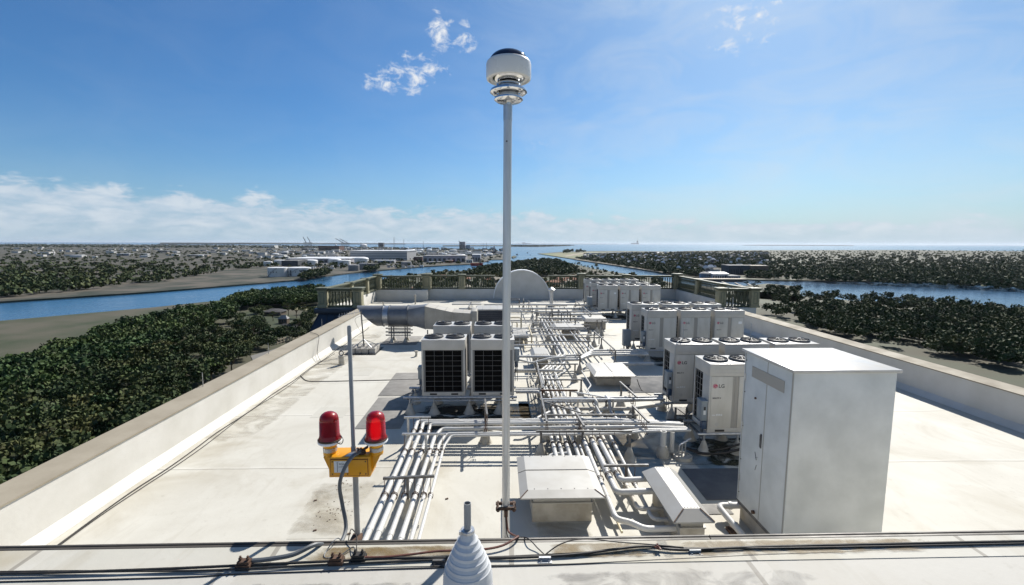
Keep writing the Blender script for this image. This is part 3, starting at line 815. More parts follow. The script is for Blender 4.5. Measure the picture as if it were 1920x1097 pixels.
hood('pale hood with a centre seam left of the shaded units', 3.18, 4.60, 14.62, 16.22, .40, .455, (3.32, 4.50, 14.88, 16.0), (.15, .15, .34, .06), [(.48, None)])
hood('small bluish hood in front of a row of pipes behind the left units', 1.26, 1.98, 16.65, 18.0, .52, .62, (1.36, 1.88, 16.8, 17.85), (.12, .12, .2, .05), None)
hood('pale hood with pipes passing beneath it, middle of the roof', 2.72, 4.42, 22.3, 23.55, .52, .62, (3.3, 4.05, 22.62, 23.4), (.2, .12, .12, .05), [(.5, None)])
hood('large pale hood left of the farthest air conditioners', 4.75, 6.12, 24.7, 26.3, .50, .64, (5.0, 6.02, 24.95, 26.1), (.12, .12, .2, .2), None)
hood('small hood with lines across its lid beside the left units', .68, 1.42, 20.9, 23.3, .40, .44, (.76, 1.38, 21.1, 23.1), (.04, .04, .04, .04), [(.35, None), (.7, None), (None, .45)])
t = hood('louvred hood with a blue-black front behind the left units', -1.35, .38, 25.8, 27.6, .98, 1.02, (-1.3, .33, 25.9, 27.5), (.05, .05, .05, .05), [(.25, None), (.5, None), (.75, None)])
l = MB().box(-1.28, .3, 25.875, 25.899, .1, .93)
for i in range(7): l.box(-1.26, .28, 25.855, 25.876, .16 + .11 * i, .22 + .11 * i)
l.build('louvre', MT['navyroof'], t)

# ---------------------------------------------------------------- round duct
DY, DZ, DR = 22.0, 1.27, .50
d = thing('ventilation_duct', 'big grey round duct with cut end turning into a box duct', 'duct', (-4, DY, 0))
def ringx(x, r, shear=0.0, n=32):
    return [(x - shear * math.sin(2 * math.pi * k / n), DY + r * math.cos(2 * math.pi * k / n), DZ + r * math.sin(2 * math.pi * k / n)) for k in range(n)]
def loft(rings, caps=(True, True)):
    n = len(rings[0]); vs = [p for q in rings for p in q]; fs = []
    for i in range(len(rings) - 1):
        for k in range(n): fs.append((i * n + k, i * n + (k + 1) % n, (i + 1) * n + (k + 1) % n, (i + 1) * n + k))
    if caps[0]: fs.append(tuple(range(n - 1, -1, -1)))
    if caps[1]: fs.append(tuple((len(rings) - 1) * n + k for k in range(n)))
    return MB().add(vs, fs)
loft([ringx(-6.35, DR, .50), ringx(-5.95, DR, .1), ringx(-5.60, DR)], (False, True)).build('outlet_hood', MT['duct'], d)
loft([ringx(-6.30, DR - .012, .49), ringx(-6.2, DR - .012, .4)], (False, True)).build('bird_screen', MT['black'], d)
loft([ringx(-5.598, DR + .035), ringx(-5.555, DR + .035)]).build('flange', MT['duct'], d)
loft([ringx(-5.553, DR - .005), ringx(-5.30, DR - .005)]).build('collar', MT['galv'], d)
loft([ringx(-5.298, DR + .03), ringx(-5.262, DR + .03)]).build('flange', MT['duct'], d)
loft([ringx(-5.26, DR), ringx(-4.42, DR)]).build('fan_drum', MT['duct'], d)
loft([ringx(-4.418, DR + .035), ringx(-4.375, DR + .035)]).build('flange', MT['duct'], d)
def sq(x, y0, y1, z0, z1, n=32):
    out = []
    for k in range(n):
        a = 2 * math.pi * k / n; c, s_ = math.cos(a), math.sin(a); m_ = max(abs(c), abs(s_))
        out.append((x, (y0 + y1) / 2 + c / m_ * (y1 - y0) / 2, (z0 + z1) / 2 + s_ / m_ * (z1 - z0) / 2))
    return out
loft([ringx(-4.373, DR), sq(-3.52, 21.42, 22.6, .72, 1.80)]).build('transition', MT['duct'], d)
loft([sq(-3.515, 21.40, 22.62, .70, 1.82), sq(-3.47, 21.40, 22.62, .70, 1.82)]).build('flange', MT['duct_lit'], d)
bx = MB()
bx.hexa([(-3.468, 21.42, .72), (-2.2, 21.46, .62), (-2.2, 22.56, .62), (-3.468, 22.6, .72)], [(-3.468, 21.42, 1.80), (-2.2, 21.46, 1.52), (-2.2, 22.56, 1.52), (-3.468, 22.6, 1.80)])
bx.hexa([(-2.199, 21.46, .62), (-1.30, 21.46, .62), (-1.30, 22.56, .62), (-2.199, 22.56, .62)], [(-2.199, 21.46, 1.52), (-1.30, 21.46, 1.46), (-1.30, 22.56, 1.46), (-2.199, 22.56, 1.52)])
bx.build('box_duct', MT['duct_lit'], d)
sm = MB()
for x, z in ((-3.0, 1.70), (-2.55, 1.60), (-2.2, 1.525), (-1.7, 1.492)): sm.box(x - .012, x + .012, 21.43, 22.58, .66, z + .012)
sm.build('duct_seam', MT['duct_lit'], d)
MB().box(-1.299, -1.04, 21.38, 22.64, 0.0, 1.58).build('end_box', MT['duct_lit'], d, bev=.01)
st = thing('duct_stand', 'dark strut stand carrying the round duct', 'stand', (-4.75, DY, 0))
for x in (-5.18, -4.52):
    for y in (21.75, 22.25):
        l = MB().bar((x, y, .02), (x, y, .80), .045, .045).build('leg', MT['strut'], st); boot(l, x, y, .2, .13)
m = MB()
for z in (.36, .52, .70):
    m.bar((-5.45, 21.74, z), (-4.25, 21.74, z), .05, .05); m.bar((-5.45, 22.26, z), (-4.25, 22.26, z), .05, .05)
m.build('crossbar', MT['strut'], st)
for x in (-3.40, -1.7):
    MB().bar((x, 21.5, .02), (x, 21.5, .66), .05, .05).build('leg', MT['strut'], st)

# ---------------------------------------------------------------- white cabinet at the right edge
t = thing('air_handler', 'tall white sheet-metal cabinet cut off by the right edge', 'air handler', (4.95, 6.8, 0))
MB().box(4.20, 5.7, 6.15, 7.45, .34, 3.0).build('cabinet', MT['white'] if False else pm('scuffed_white_sheet', (0.60, 0.62, 0.61), (0.50, 0.52, 0.51), 2.2, .42, 0, .03), t, bev=.012)
MB().box(4.16, 5.74, 6.11, 7.49, 2.985, 3.03).build('lid', MT['unit_top'], t, bev=.006)
MB().box(4.193, 4.199, 6.35, 7.20, 2.62, 2.80).build('gasket_panel', MT['recess'], t)
MB().box(4.185, 4.199, 6.82, 6.85, 1.55, 1.78).box(4.175, 4.186, 6.825, 6.845, 1.57, 1.76).build('handle', MT['strut'], t)
for z in (.7, 1.65, 2.5): MB().cyl((4.192, 7.395, z), (4.192, 7.395, z + .12), .012, 8).build('hinge', MT['galv'], t)
MB().box(4.25, 5.65, 6.2, 7.40, .005, .34).build('curb', MT['curb'], t)
MB().box(4.215, 4.235, 6.16, 7.44, .27, .338).build('base_channel', MT['strut'], t)
MB().cyl((4.198, 6.9, .42), (4.16, 6.9, .42), .03, 10).cyl((4.198, 7.05, 2.3), (4.18, 7.05, 2.3), .018, 8).build('fitting', MT['rust'], t)
MB().box(4.1965, 4.1995, 6.77, 6.785, .36, 2.98).box(4.1965, 4.1995, 6.16, 6.19, .36, 2.98).box(4.1965, 4.1995, 7.40, 7.415, .36, 2.98).build('panel_joint', MT['recess'], t)
s_ = MB()
for z in (.5, 1.1, 1.7, 2.3, 2.85): s_.cyl((4.199, 7.38, z), (4.193, 7.38, z), .010, 6)
s_.build('screws', MT['strut'], t)
sc_ = MB()
for a, b in (((6.98, 1.42), (6.93, 1.30)), ((6.96, 1.33), (6.90, 1.36)), ((6.92, 1.22), (6.95, 1.12))): sc_.bar((4.197, a[0], a[1]), (4.197, b[0], b[1]), .008, .004)
sc_.build('scratch_mark', MT['logo_grey'], t)
o = MB().tube(bend([(4.24, 7.42, .22), (3.86, 7.42, .22), (3.98, 6.78, .08)], .10), .055, 12).tube([(4.05, 7.42, .22), (4.1, 7.42, .22)], .068, 12).build('drain_pipe', MT['pipe'])
tag(o, 'white elbow drain pipe at the foot of the white cabinet', 'pipe')
o = MB().box(3.84, 4.06, 6.92, 7.1, .002, .05).build('pipe_block', MT['rust'], bev=.005); tag(o, 'dark block under the white elbow drain pipe', 'support block')

# ================================================================== PIPES
def pipe(label, pts, r=.045, mat='pipe', bands=True, name='insulated_pipe', group=None, br=.10):
    p = bend(pts, br); b = MB().tube(p, r, 10)
    if bands:                                          # jacket overlaps
        for a, c in zip(pts, pts[1:]):
            a = Vector(a); c = Vector(c); L = (c - a).length; k = int(L / 1.35)
            for i in range(k):
                q = a.lerp(c, (i + .6) / max(k, 1)); dd = (c - a).normalized()
                b.cyl(q - dd * .05, q + dd * .05, r + .006, 10)
    t = b.build(name, MT[mat], ang=50); tag(t, label, 'pipe', group)
    return t

LY = [10.80, 10.66, 10.52, 10.33, 10.0, 9.86]
LX = [-2.02, -1.86, -1.67, -1.49, -1.34, -1.22]
LR = [.047, .046, .042, .044, .038, .030]
ordn = ['leftmost', 'second from left', 'third from left', 'fourth from left', 'fifth from left', 'rightmost']
ends = [(4.35, 10.42), (4.35, 10.33), (4.38, 10.22), (4.4, 10.12), (4.4, 10.0), (4.42, 9.9)]
for i in range(6):
    zv = .36 + .01 * (i % 2); zh = .44 + .02 * (i % 3)
    xe, ye = ends[i]
    pts = [(LX[i] + .02, 2.6, zv), (LX[i] + .02, 7.0, zv), (LX[i] + .03, LY[i] if i != 3 else LY[i], zh)]
    pts = [(LX[i] + .02, 2.6, zv), (LX[i] + .03, LY[i] - .35, zv + .02), (LX[i] + .03 + (.12 if i > 2 else 0), LY[i], zh), (2.75, LY[i] - .05, zh + .03), (3.3, (LY[i] + ye) / 2, zh + .05), (xe, ye, zh + .06)]
    pipe(ordn[i] + ' of six white pipes turning from the left bundle towards the cabinet', pts, LR[i], group='white pipes of the left bundle')

MX = [(1.22, 1.46, 2.46, 26.3), (1.36, 1.60, 2.64, 27.0), (1.52, 1.73, 2.84, 27.7), (1.70, 1.93, 3.04, 28.3)]
for i, (a, b, c, ye) in enumerate(MX):
    pipe(['leftmost', 'second', 'third', 'rightmost'][i] + ' of four white pipes climbing the middle of the roof behind the wide hood',
         [(a, 8.3, .30), (a, 10.2, .34), (b, 11.0, .38), (b, 15.3, .40), (c, 17.6, .42), (c, ye, .44)], .045 - .003 * (i % 2), group='white pipes up the middle of the roof')
for i, (x, y0, y1) in enumerate(((3.60, 19.2, 26.0), (3.78, 18.6, 26.8), (3.98, 18.2, 27.5))):
    pipe(['left', 'centre', 'right'][i] + ' of three white pipes running beneath the middle hood to its right', [(x, y0 - 1.2, .36), (x, y0, .40), (x, y1, .42)], .04, group='white pipes beneath the middle hood')
RB = [((1.93, 11.9, .40), (1.93, 6.95, .30), (2.18, 6.95, .24), (2.36, 6.80, .22), (2.90, 6.80, .22)),
      ((2.10, 11.6, .40), (2.10, 7.58, .40), (2.92, 7.58, .42)),
      ((2.26, 10.9, .40), (2.26, 7.92, .44), (2.90, 7.92, .46)),
      ((2.42, 10.8, .36), (2.42, 7.36, .22), (2.92, 7.36, .20)),
      ((2.60, 10.6, .36), (2.60, 7.12, .18), (2.90, 7.12, .16))]
for i, p in enumerate(RB):
    pipe(['leftmost, lowest bent pipe', 'second pipe', 'third, uppermost pipe', 'fourth pipe', 'rightmost pipe'][i] + ' of the bundle turning under the narrow hood', p, (.05, .054, .05, .04, .036)[i], group='white pipes into the narrow hood', mat='pipe' if i != 3 else 'pipe_old')
pipe('dark-ended slim pipe beside the bundle of the narrow hood', [(1.80, 9.6, .34), (1.80, 7.9, .30)], .026, 'pipe', name='conduit_pipe')
pipe('rusty cream pipe on the roof between wide hood and pipe bundle', [(1.98, 9.3, .14), (2.02, 6.9, .10)], .022, 'gas', False, 'gas_pipe')
# short pipes between the middle bundle and the machines
XP = [('white pipe from the left pair to the middle bundle, nearer', [(.5, 12.75, .52), (1.15, 12.75, .52), (1.30, 12.6, .44)], .05),
      ('white pipe from the left pair to the middle bundle, farther', [(.5, 13.0, .50), (1.35, 13.0, .50), (1.44, 12.8, .42)], .045),
      ('upper white pipe leaving the rear left pair', [(.5, 14.85, .56), (1.9, 14.85, .55)], .042),
      ('lower white pipe leaving the rear left pair', [(.5, 15.1, .44), (2.2, 15.1, .46)], .048),
      ('sagging white pipe behind the rear left pair', [(.45, 16.3, .62), (1.2, 16.15, .46), (1.9, 16.35, .58), (2.5, 16.5, .6)], .04),
      ('grey pipe in front of the small bluish hood', [(.5, 16.55, .60), (2.3, 16.55, .58)], .045),
      ('white pipe bent down to the roof beside the wide hood', [(.55, 10.95, .30), (.72, 10.95, .3), (1.35, 11.55, .36)], .045),
      ('short white pipe slanting to the wide hood', [(.85, 8.75, .12), (1.12, 9.3, .28), (1.5, 9.3, .30)], .04),
      ('front grey pipe to the shaded unit behind the frontmost', [(1.2, 11.95, .50), (3.6, 11.95, .52), (4.55, 12.05, .52)], .042),
      ('rear white pipe to the shaded unit behind the frontmost', [(1.5, 12.2, .50), (3.6, 12.2, .50), (4.6, 12.2, .52)], .05),
      ('lower aged pipe to the shaded unit behind the frontmost', [(1.8, 11.75, .38), (3.5, 11.75, .36), (4.5, 11.9, .42)], .05),
      ('front kinked white pipe to the middle right row', [(1.95, 16.45, .48), (3.0, 16.5, .48), (3.55, 17.15, .50), (5.85, 17.2, .50)], .05),
      ('second kinked white pipe to the middle right row', [(2.2, 16.75, .48), (3.1, 16.8, .48), (3.65, 17.45, .50), (5.9, 17.5, .50)], .05),
      ('third kinked white pipe to the middle right row', [(2.5, 17.05, .50), (3.3, 17.1, .50), (3.8, 17.8, .52), (5.9, 17.8, .52)], .044),
      ('fat grey-white pipe along the roof before the middle right row', [(3.9, 16.85, .20), (5.95, 16.85, .22)], .07),
      ('nearest fat white pipe to the farthest group', [(2.6, 25.7, .48), (6.2, 25.8, .48)], .075),
      ('second white pipe to the farthest group', [(2.5, 27.0, .50), (4.4, 27.0, .52), (6.3, 27.3, .52)], .085),
      ('third white pipe crossing to the farthest group', [(-2.8, 28.2, .5), (6.3, 28.2, .52)], .06),
      ('fourth white pipe crossing to the farthest group', [(-2.6, 29.6, .5), (6.3, 29.6, .52)], .07),
      ('fifth white pipe crossing far back to the round gable', [(-1.0, 31.2, .55), (6.3, 31.2, .55)], .06),
      ('far dark pipe crossing left of the silver pole', [(-3.2, 31.0, .62), (-1.2, 31.0, .62)], .05)]
for lab, p, r in XP: pipe(lab, p, r, 'pipe_grey' if 'grey pipe' in lab or 'dark pipe' in lab else ('pipe_old' if 'aged' in lab else 'pipe'), group='white pipes between machines')
for i, (x, y1) in enumerate(((2.62, 12.0), (2.98, 12.05))):
    pipe(['left', 'right'][i] + ' of two dark bent pipes dropping from the long steel bar', [(x - .02, y1, .60), (x, y1 - .32, .60), (x + .02, y1 - .40, .30), (x + .12, 10.5, .30)], .045, 'pipe_grey' if i else 'pipe_old', group='bent pipes dropping behind the long bar')
t = pipe('white conduit along the rail of the left pair', [(-2.4, 12.40, .39), (.5, 12.40, .39)], .02, 'pipe_grey', False, 'conduit_pipe')
for lab, p in (('cream pipe loop rising right of the small lined hood', [(1.15, 19.4, .25), (1.15, 22.8, .25), (1.15, 23.0, 1.0), (.2, 23.0, 1.0)]),
               ('second cream pipe standing beside the small lined hood', [(1.5, 20.2, .02), (1.5, 20.2, .65), (1.5, 22.4, .65)]),
               ('grey bent pipe behind the small lined hood', [(.5, 24.6, 1.15), (1.25, 24.6, 1.15), (1.25, 24.6, .02)]),
               ('yellowish pipe lying along the middle of the roof', [(.3, 24.2, .55), (1.0, 24.2, .55), (1.0, 24.2, .1)])):
    pipe(lab, p, .035, 'gas' if 'grey' not in lab else 'pipe_grey', False, 'gas_pipe', 'gas pipes left of the middle bundle')

# ---------------------------------------------------------------- pipe hangers
def hanger(label, p0, p1, posts, drops, brace=None, mat='strut', bt=.30, br=.13):
    """bar between p0 and p1 on posts; rods with clamp rings hold the pipes"""
    p0 = Vector(p0); p1 = Vector(p1)
    t = thing('pipe_hanger', label, 'pipe hanger', (p0.x, p0.y, 0), 'strut hangers for the roof pipes')
    MB().bar(p0, p1, .042, .042).build('bar', MT[mat], t)
    for (x, y) in posts:
        l = MB().bar((x, y, .02), (x, y, p0.z - .022), .046, .046, (0, 1, 0)).build('post', MT[mat], t); boot(l, x, y, bt, br)
    for b in brace or []: MB().bar(b[0], b[1], .03, .03).build('brace', MT[mat], t)
    al = (p1 - p0).normalized()
    for (x, y, z, r) in drops:
        top = p0.z
        rd = MB().cyl((x, y, z + r + .02), (x, y, top), .006, 6).build('rod', MT['rust'], t)
        pd = Vector((-al.y, al.x, 0))
        c = MB(); P = Vector((x, y, z))
        for off in (-.022, .022):
            c.tube([P + pd * off + (al * math.cos(2 * math.pi * k / 14) * (r + .013) + Vector((0, 0, 1)) * math.sin(2 * math.pi * k / 14) * (r + .022)) for k in range(14)], .007, 5, closed=True)
        c.build('clamp', MT['rust'], rd)
    return t
zv = .37
hanger('nearest hanger over the six left pipes', (-2.02, 7.60, .70), (-1.14, 7.66, .70), [(-1.60, 7.62)], [(LX[i] + .02, 7.6, zv, LR[i]) for i in range(6)])
hanger('second hanger over the six left pipes, on a white post', (-2.05, 9.32, .76), (-1.12, 9.3, .76), [(-1.56, 9.38)], [(LX[i] + .02, 9.3, zv, LR[i]) for i in range(6)], mat='galv')
hanger('pale hanger at the bend of the three left pipes', (-2.22, 10.35, .72), (-1.60, 10.35, .72), [(-2.14, 10.40)], [(LX[i] + .03, 10.3, zv + .02, LR[i]) for i in range(3)], mat='galv')
hanger('single post hanger left of the silver pole, white cone foot', (-.26, 10.0, .90), (-.34, 11.05, .90), [(-.32, 10.56)], [(-.3, y, .48, .05) for y in (10.05, 10.3, 10.5, 10.64, 10.78)], bt=.36, br=.15)
hanger('long bar over the pipes behind the wide hood', (.84, 9.73, .62), (2.99, 9.68, .62), [(.96, 9.82), (1.90, 9.80), (2.91, 9.56)], [(1.22, 9.7, .32, .045), (1.36, 9.7, .32, .045), (1.52, 9.7, .32, .045), (1.70, 9.7, .32, .04), (2.10, 9.7, .4, .05), (2.26, 9.7, .4, .05), (2.6, 9.7, .3, .04)], br=.15)
hanger('second long bar behind the wide hood, cream cone feet', (1.14, 10.68, .62), (3.43, 10.65, .62), [(1.2, 10.75), (3.38, 10.75)], [(1.38, 10.68, .36, .045), (1.52, 10.68, .36, .045), (1.66, 10.68, .36, .045), (2.65, 10.68, .3, .045), (3.0, 10.68, .3, .045)], [((1.2, 11.7, .60), (2.2, 10.72, .60))])
hanger('longest steel bar crossing towards the shaded unit', (1.16, 11.80, .62), (4.50, 11.74, .62), [(1.22, 11.85), (2.15, 11.85), (3.10, 11.80)], [(1.46, 11.8, .38, .045), (1.60, 11.8, .38, .042), (1.73, 11.8, .38, .045), (1.93, 11.8, .38, .042), (2.6, 11.8, .5, .045), (2.95, 11.8, .5, .045)], [((2.05, 12.5, .61), (3.25, 11.75, .61))], 'galv')
hanger('rusty dark bar over the middle bundle', (1.20, 12.50, .64), (2.25, 12.48, .64), [(1.25, 12.55), (2.05, 12.55)], [(1.46, 12.5, .38, .045), (1.60, 12.5, .38, .045), (1.73, 12.5, .38, .045), (1.93, 12.5, .38, .045)], mat='rust')
hanger('bar over the middle bundle left of the seamed hood', (1.40, 13.57, .62), (2.62, 13.55, .62), [(1.45, 13.62), (2.56, 13.6)], [(1.46, 13.57, .39, .045), (1.60, 13.57, .39, .045), (1.73, 13.57, .39, .045), (1.93, 13.57, .39, .045)])
hanger('bar near the rear left pair over the middle bundle', (1.36, 15.3, .64), (2.75, 15.3, .64), [(1.42, 15.35), (2.66, 15.35)], [(1.46, 15.3, .40, .045), (1.60, 15.3, .40, .045), (1.73, 15.3, .40, .045), (1.93, 15.3, .40, .045)])
hanger('bar over the pipes in front of the small bluish hood', (2.27, 18.87, .66), (3.9, 18.85, .66), [(2.32, 18.9), (3.84, 18.9)], [(2.46, 18.87, .42, .045), (2.64, 18.87, .42, .045), (2.84, 18.87, .42, .045), (3.04, 18.87, .42, .045), (3.6, 18.87, .4, .04)], bt=.36, br=.16)
hanger('bar right of the pipes in the middle of the roof', (3.5, 19.85, .62), (4.7, 19.83, .62), [(4.62, 19.9)], [(3.6, 19.85, .41, .04), (3.78, 19.85, .41, .04), (3.98, 19.85, .41, .04)])
hanger('bar along the front of the middle hood', (2.4, 22.0, .66), (4.5, 21.98, .66), [(2.46, 22.05), (4.44, 22.02)], [(2.46, 22, .43, .045), (2.64, 22, .43, .045), (2.84, 22, .43, .045), (3.6, 22, .41, .04), (3.78, 22, .41, .04), (3.98, 22, .41, .04)], bt=.36, br=.16)
hanger('bar behind the middle hood', (2.2, 24.6, .7), (4.3, 24.6, .7), [(2.3, 24.6), (4.2, 24.6)], [(2.46, 24.6, .44, .045), (2.64, 24.6, .44, .045), (2.84, 24.6, .44, .045), (3.04, 24.6, .44, .045)], bt=.4, br=.18)
hanger('bar over the pipes left of the large pale hood', (2.1, 26.2, .8), (4.3, 26.2, .8), [(2.2, 26.2), (4.2, 26.2)], [(2.64, 26.2, .44, .045), (2.84, 26.2, .44, .045), (3.04, 26.2, .44, .045)], bt=.4, br=.18)
# arms running away from the camera over the cross pipes
ARMS = [('slanting arm beside the rear left pair', (1.32, 15.2, .66), (1.26, 12.62, .66), [(1.3, 13.9)], [(1.3, 12.75, .52, .05), (1.3, 13.0, .50, .045), (1.3, 14.85, .55, .042)]),
        ('slanting arm above the bend of the middle bundle', (1.16, 12.2, .68), (1.12, 10.1, .68), [(1.12, 11.2)], [(1.14, 10.3, .47, .05), (1.14, 10.6, .47, .05)]),
        ('short arm with rusty clamps over the left bundle pipes', (1.88, 10.6, .70), (1.93, 9.8, .70), [(1.9, 10.2)], [(1.9, y, .47, .05) for y in (9.9, 10.1, 10.35, 10.55)]),
        ('short arm with rusty clamps where the pipes narrow to the cabinet', (3.36, 10.9, .76), (3.42, 9.85, .76), [(3.36, 10.85)], [(3.4, y, .50, .05) for y in (9.95, 10.12, 10.3, 10.45)]),
        ('arm with clamps before the shaded unit', (3.60, 13.0, .72), (3.70, 11.6, .72), [(3.62, 12.9)], [(3.66, y, .5, .05) for y in (11.78, 11.95, 12.2)]),
        ('long arm over the kinked pipes to the middle right row', (4.46, 20.8, .72), (4.50, 16.9, .72), [(4.46, 20.7), (4.5, 17.0)], [(4.5, y, .51, .05) for y in (17.2, 17.5, 17.8)]),
        ('arm over the kinked pipes nearer the small bluish hood', (3.0, 18.4, .72), (3.05, 16.3, .72), [(3.02, 16.4)], [(3.05, y, .49, .05) for y in (16.5, 16.8, 17.1)]),
        ('arm over the far pipes left of the farthest group', (5.4, 31.5, .8), (5.3, 25.5, .8), [(5.4, 31.3), (5.3, 25.6)], [(5.36, y, .5, .07) for y in (25.8, 27.2, 28.2, 29.6, 31.2)]),
        ('arm over the far pipes below the round gable', (2.1, 31.5, .8), (2.1, 27.6, .8), [(2.1, 31.3), (2.1, 28.0)], [(2.1, y, .5, .06) for y in (28.2, 29.6, 31.2)]),
        ('far arm over the pipes left of the silver pole', (-1.9, 31.2, .8), (-1.9, 27.8, .8), [(-1.9, 31.1), (-1.9, 28.9)], [(-1.9, y, .5, .06) for y in (28.2, 29.6)])]
for lab, a, b, po, dr in ARMS: hanger(lab, a, b, po, dr, bt=.34, br=.15)
hanger('small hanger over the bent pipes of the narrow hood', (2.0, 8.16, .60), (2.86, 8.16, .60), [(2.46, 8.24)], [(1.94, 8.16, .33, .05), (2.10, 8.16, .40, .054), (2.26, 8.16, .43, .05), (2.42, 8.16, .28, .04), (2.6, 8.16, .25, .036)], bt=.2, br=.10)
# far clutter below the gable: little goose-neck stack and a steel frame
t = thing('exhaust_stack', 'white capped stack standing right of the round gable', 'vent stack', (4.0, 34.0, 0))
MB().cyl((4.0, 34, .02), (4.0, 34, 1.25), .13, 12).build('pipe', MT['pipe'], t)
MB().lathe([(.13, 1.2), (.30, 1.28), (.30, 1.34), (.02, 1.52)], (4.0, 34, 0), 12).build('cap', MT['galv'], t); boot(t, 4.0, 34.0, .45, .3)
t = thing('steel_frame', 'small dark steel frame on the roof before the gable', 'steel frame', (1.0, 32.5, 0))
m = MB()
for x in (.4, 1.5):
    for y in (32.2, 33.0): m.bar((x, y, .02), (x, y, .75), .05, .05)
for z in (.4, .75):
    for y in (32.2, 33.0): m.bar((.4, y, z), (1.5, y, z), .05, .05)
    for x in (.4, 1.5): m.bar((x, 32.2, z), (x, 33.0, z), .05, .05)
m.build('strut', MT['strut'], t)
for lab, x, y, h in (('dark switch panel on legs left of the farthest group', 6.02, 29.6, 1.15), ('dark switch panel on legs left of the middle right row', 5.55, 19.2, .95)):
    t = thing('switch_panel', lab, 'switch panel', (x, y, 0))
    MB().box(x - .16, x + .16, y - .12, y + .12, h - .55, h + .15).build('cabinet', MT['disc'], t, bev=.008)
    l = MB().bar((x - .1, y, .01), (x - .1, y, h - .55), .04, .04).bar((x + .1, y, .01), (x + .1, y, h - .55), .04, .04)
    l.tube(smooth([(x, y - .1, h - .55), (x + .02, y - .15, .25), (x + .25, y - .2, .08), (x + .5, y - .1, .15)]), .03, 6).build('leg', MT['strut'], t)

# small vents right of the pipes
for lab, x, y, h, r, b in (('thick capped-off vent pipe with a white collar', 3.72, 9.72, .60, .065, True), ('slimmer vent pipe behind the small conduits', 3.98, 9.86, .52, .05, False)):
    t = thing('vent_pipe', lab, 'vent pipe', (x, y, 0)); MB().lathe([(r, .02), (r, h), (r * .8, h), (r * .8, .1)], (x, y, 0), 14).build('pipe', MT['pipe'], t)
    if b: MB().lathe([(r + .075, .002), (r + .075, .14), (r + .02, .24), (r + .012, .26)], (x, y, 0), 14).build('collar', MT['boot'], t)
t = thing('conduit_cluster', 'three hooked grey conduits rising from a round pan', 'conduits', (4.16, 9.62, 0))
MB().lathe([(.20, .002), (.20, .08), (.185, .08), (.185, .05), (0, .05)], (4.14, 9.62, 0), 16).build('pan', MT['boot'], t)
for i, x in enumerate((4.04, 4.12, 4.20)): MB().tube(bend([(x, 9.6 + .02 * i, .05), (x, 9.6 + .02 * i, .33 + .04 * i), (x + .12, 9.62 + .02 * i, .36 + .04 * i)], .05), .018, 8).build('conduit', MT['galv'], t)
o = MB().tube(smooth([(4.3, 9.9, .12), (4.6, 9.75, .06), (5.0, 9.6, .12), (5.5, 9.62, .22)]), .03, 8).build('flex_conduit', MT['cable']); tag(o, 'thick black flexible conduit under the frontmost right unit', 'conduit')
o = MB().tube(smooth([(4.3, 9.98, .10), (4.62, 9.86, .06), (5.05, 9.72, .16), (5.5, 9.72, .28)]), .024, 8).build('flex_conduit', MT['cable']); tag(o, 'thinner black flexible conduit just above the thick one', 'conduit')

# ---------------------------------------------------------------- roof odds and ends
def pad(lab, x0, x1, y0, y1, m='matgrey'):
    o = MB().box(x0, x1, y0, y1, .004, .012).build('walkway_pad', MT[m], bev=.003); tag(o, lab, 'walkway pad')
pad('grey walkway pad in front of the left pair', -3.74, -2.55, 11.4, 13.80)
pad('grey walkway pad left of the left pair', -3.80, -2.45, 13.95, 16.5)
pad('grey walkway pad left of the duct stand', -5.6, -3.9, 21.2, 23.2)
pad('dark walkway pad at the foot of the white cabinet', 3.92, 6.2, 7.95, 9.14, 'matdark')
pad('bluish dark walkway pad behind the shaded units', 4.2, 6.4, 14.1, 15.9, 'matdark')
pad('small tan pad beside the white elbow pipe', 3.5, 4.2, 7.5, 7.8)
t = thing('pipe_vent', 'short white vent with a ring gauge on top, left roof', 'vent', (-6.2, 17.7, 0))
MB().lathe([(.115, .002), (.115, .36), (.10, .38), (0, .38)], (-6.2, 17.7, 0), 16).build('body', MT['boot'], t)
MB().tube([(-6.2 + .085 * math.cos(2 * math.pi * k / 18), 17.7, .47 + .085 * math.sin(2 * math.pi * k / 18)) for k in range(18)], .024, 8, closed=True).build('ring', MT['strut'], t)
MB().box(-6.235, -6.165, 17.69, 17.71, .45, .49).build('gauge', MT['white'], t)
for lab, x, y, h in (('tiny white vent left of the black-coil units', -3.5, 19.0, .24), ('small capped stack before the stepped pier', -6.55, 35.6, .75), ('thin white stub on the far left roof', -8.4, 33.0, .5)):
    o = MB().lathe([(.09, .002), (.05, .04), (.05, h * .8), (.08, h * .8), (.075, h), (0, h)], (x, y, 0), 10).build('pipe_vent', MT['boot']); tag(o, lab, 'vent')
t = thing('antenna', 'thin roof antenna on a mast weighted by concrete blocks', 'antenna', (-6.0, 19.9, 0))
MB().box(-6.65, -5.3, 19.25, 20.7, .003, .02).build('rubber_mat', MT['black'], t)
for i in range(4):
    for j in range(2):
        x = -6.5 + .29 * i; y = 19.45 + .5 * j + (.03 * (i % 2))
        b = MB().box(x, x + .26, y, y + .42, .021, .24); b.cur = 1
        b.box(x + .06, x + .2, y + .05, y + .18, .238, .2425).box(x + .06, x + .2, y + .24, y + .37, .238, .2425)
        b.build('ballast_block', [MT['concrete'], MT['black']], t)
MB().cyl((-5.95, 19.9, .02), (-6.05, 19.9, 1.85), .03, 8).build('mast', MT['strut'], t)
lg = MB()
for dx_, dy_ in ((-.4, -.3), (.4, -.3), (.4, .4), (-.4, .4)): lg.bar((-5.95 + dx_, 19.9 + dy_, .25), (-5.96, 19.9, .55), .03, .03)
lg.build('tripod_leg', MT['galv'], t)
b = MB().cyl((-6.05, 19.88, 1.80), (-6.95, 19.6, 1.62), .011, 6)
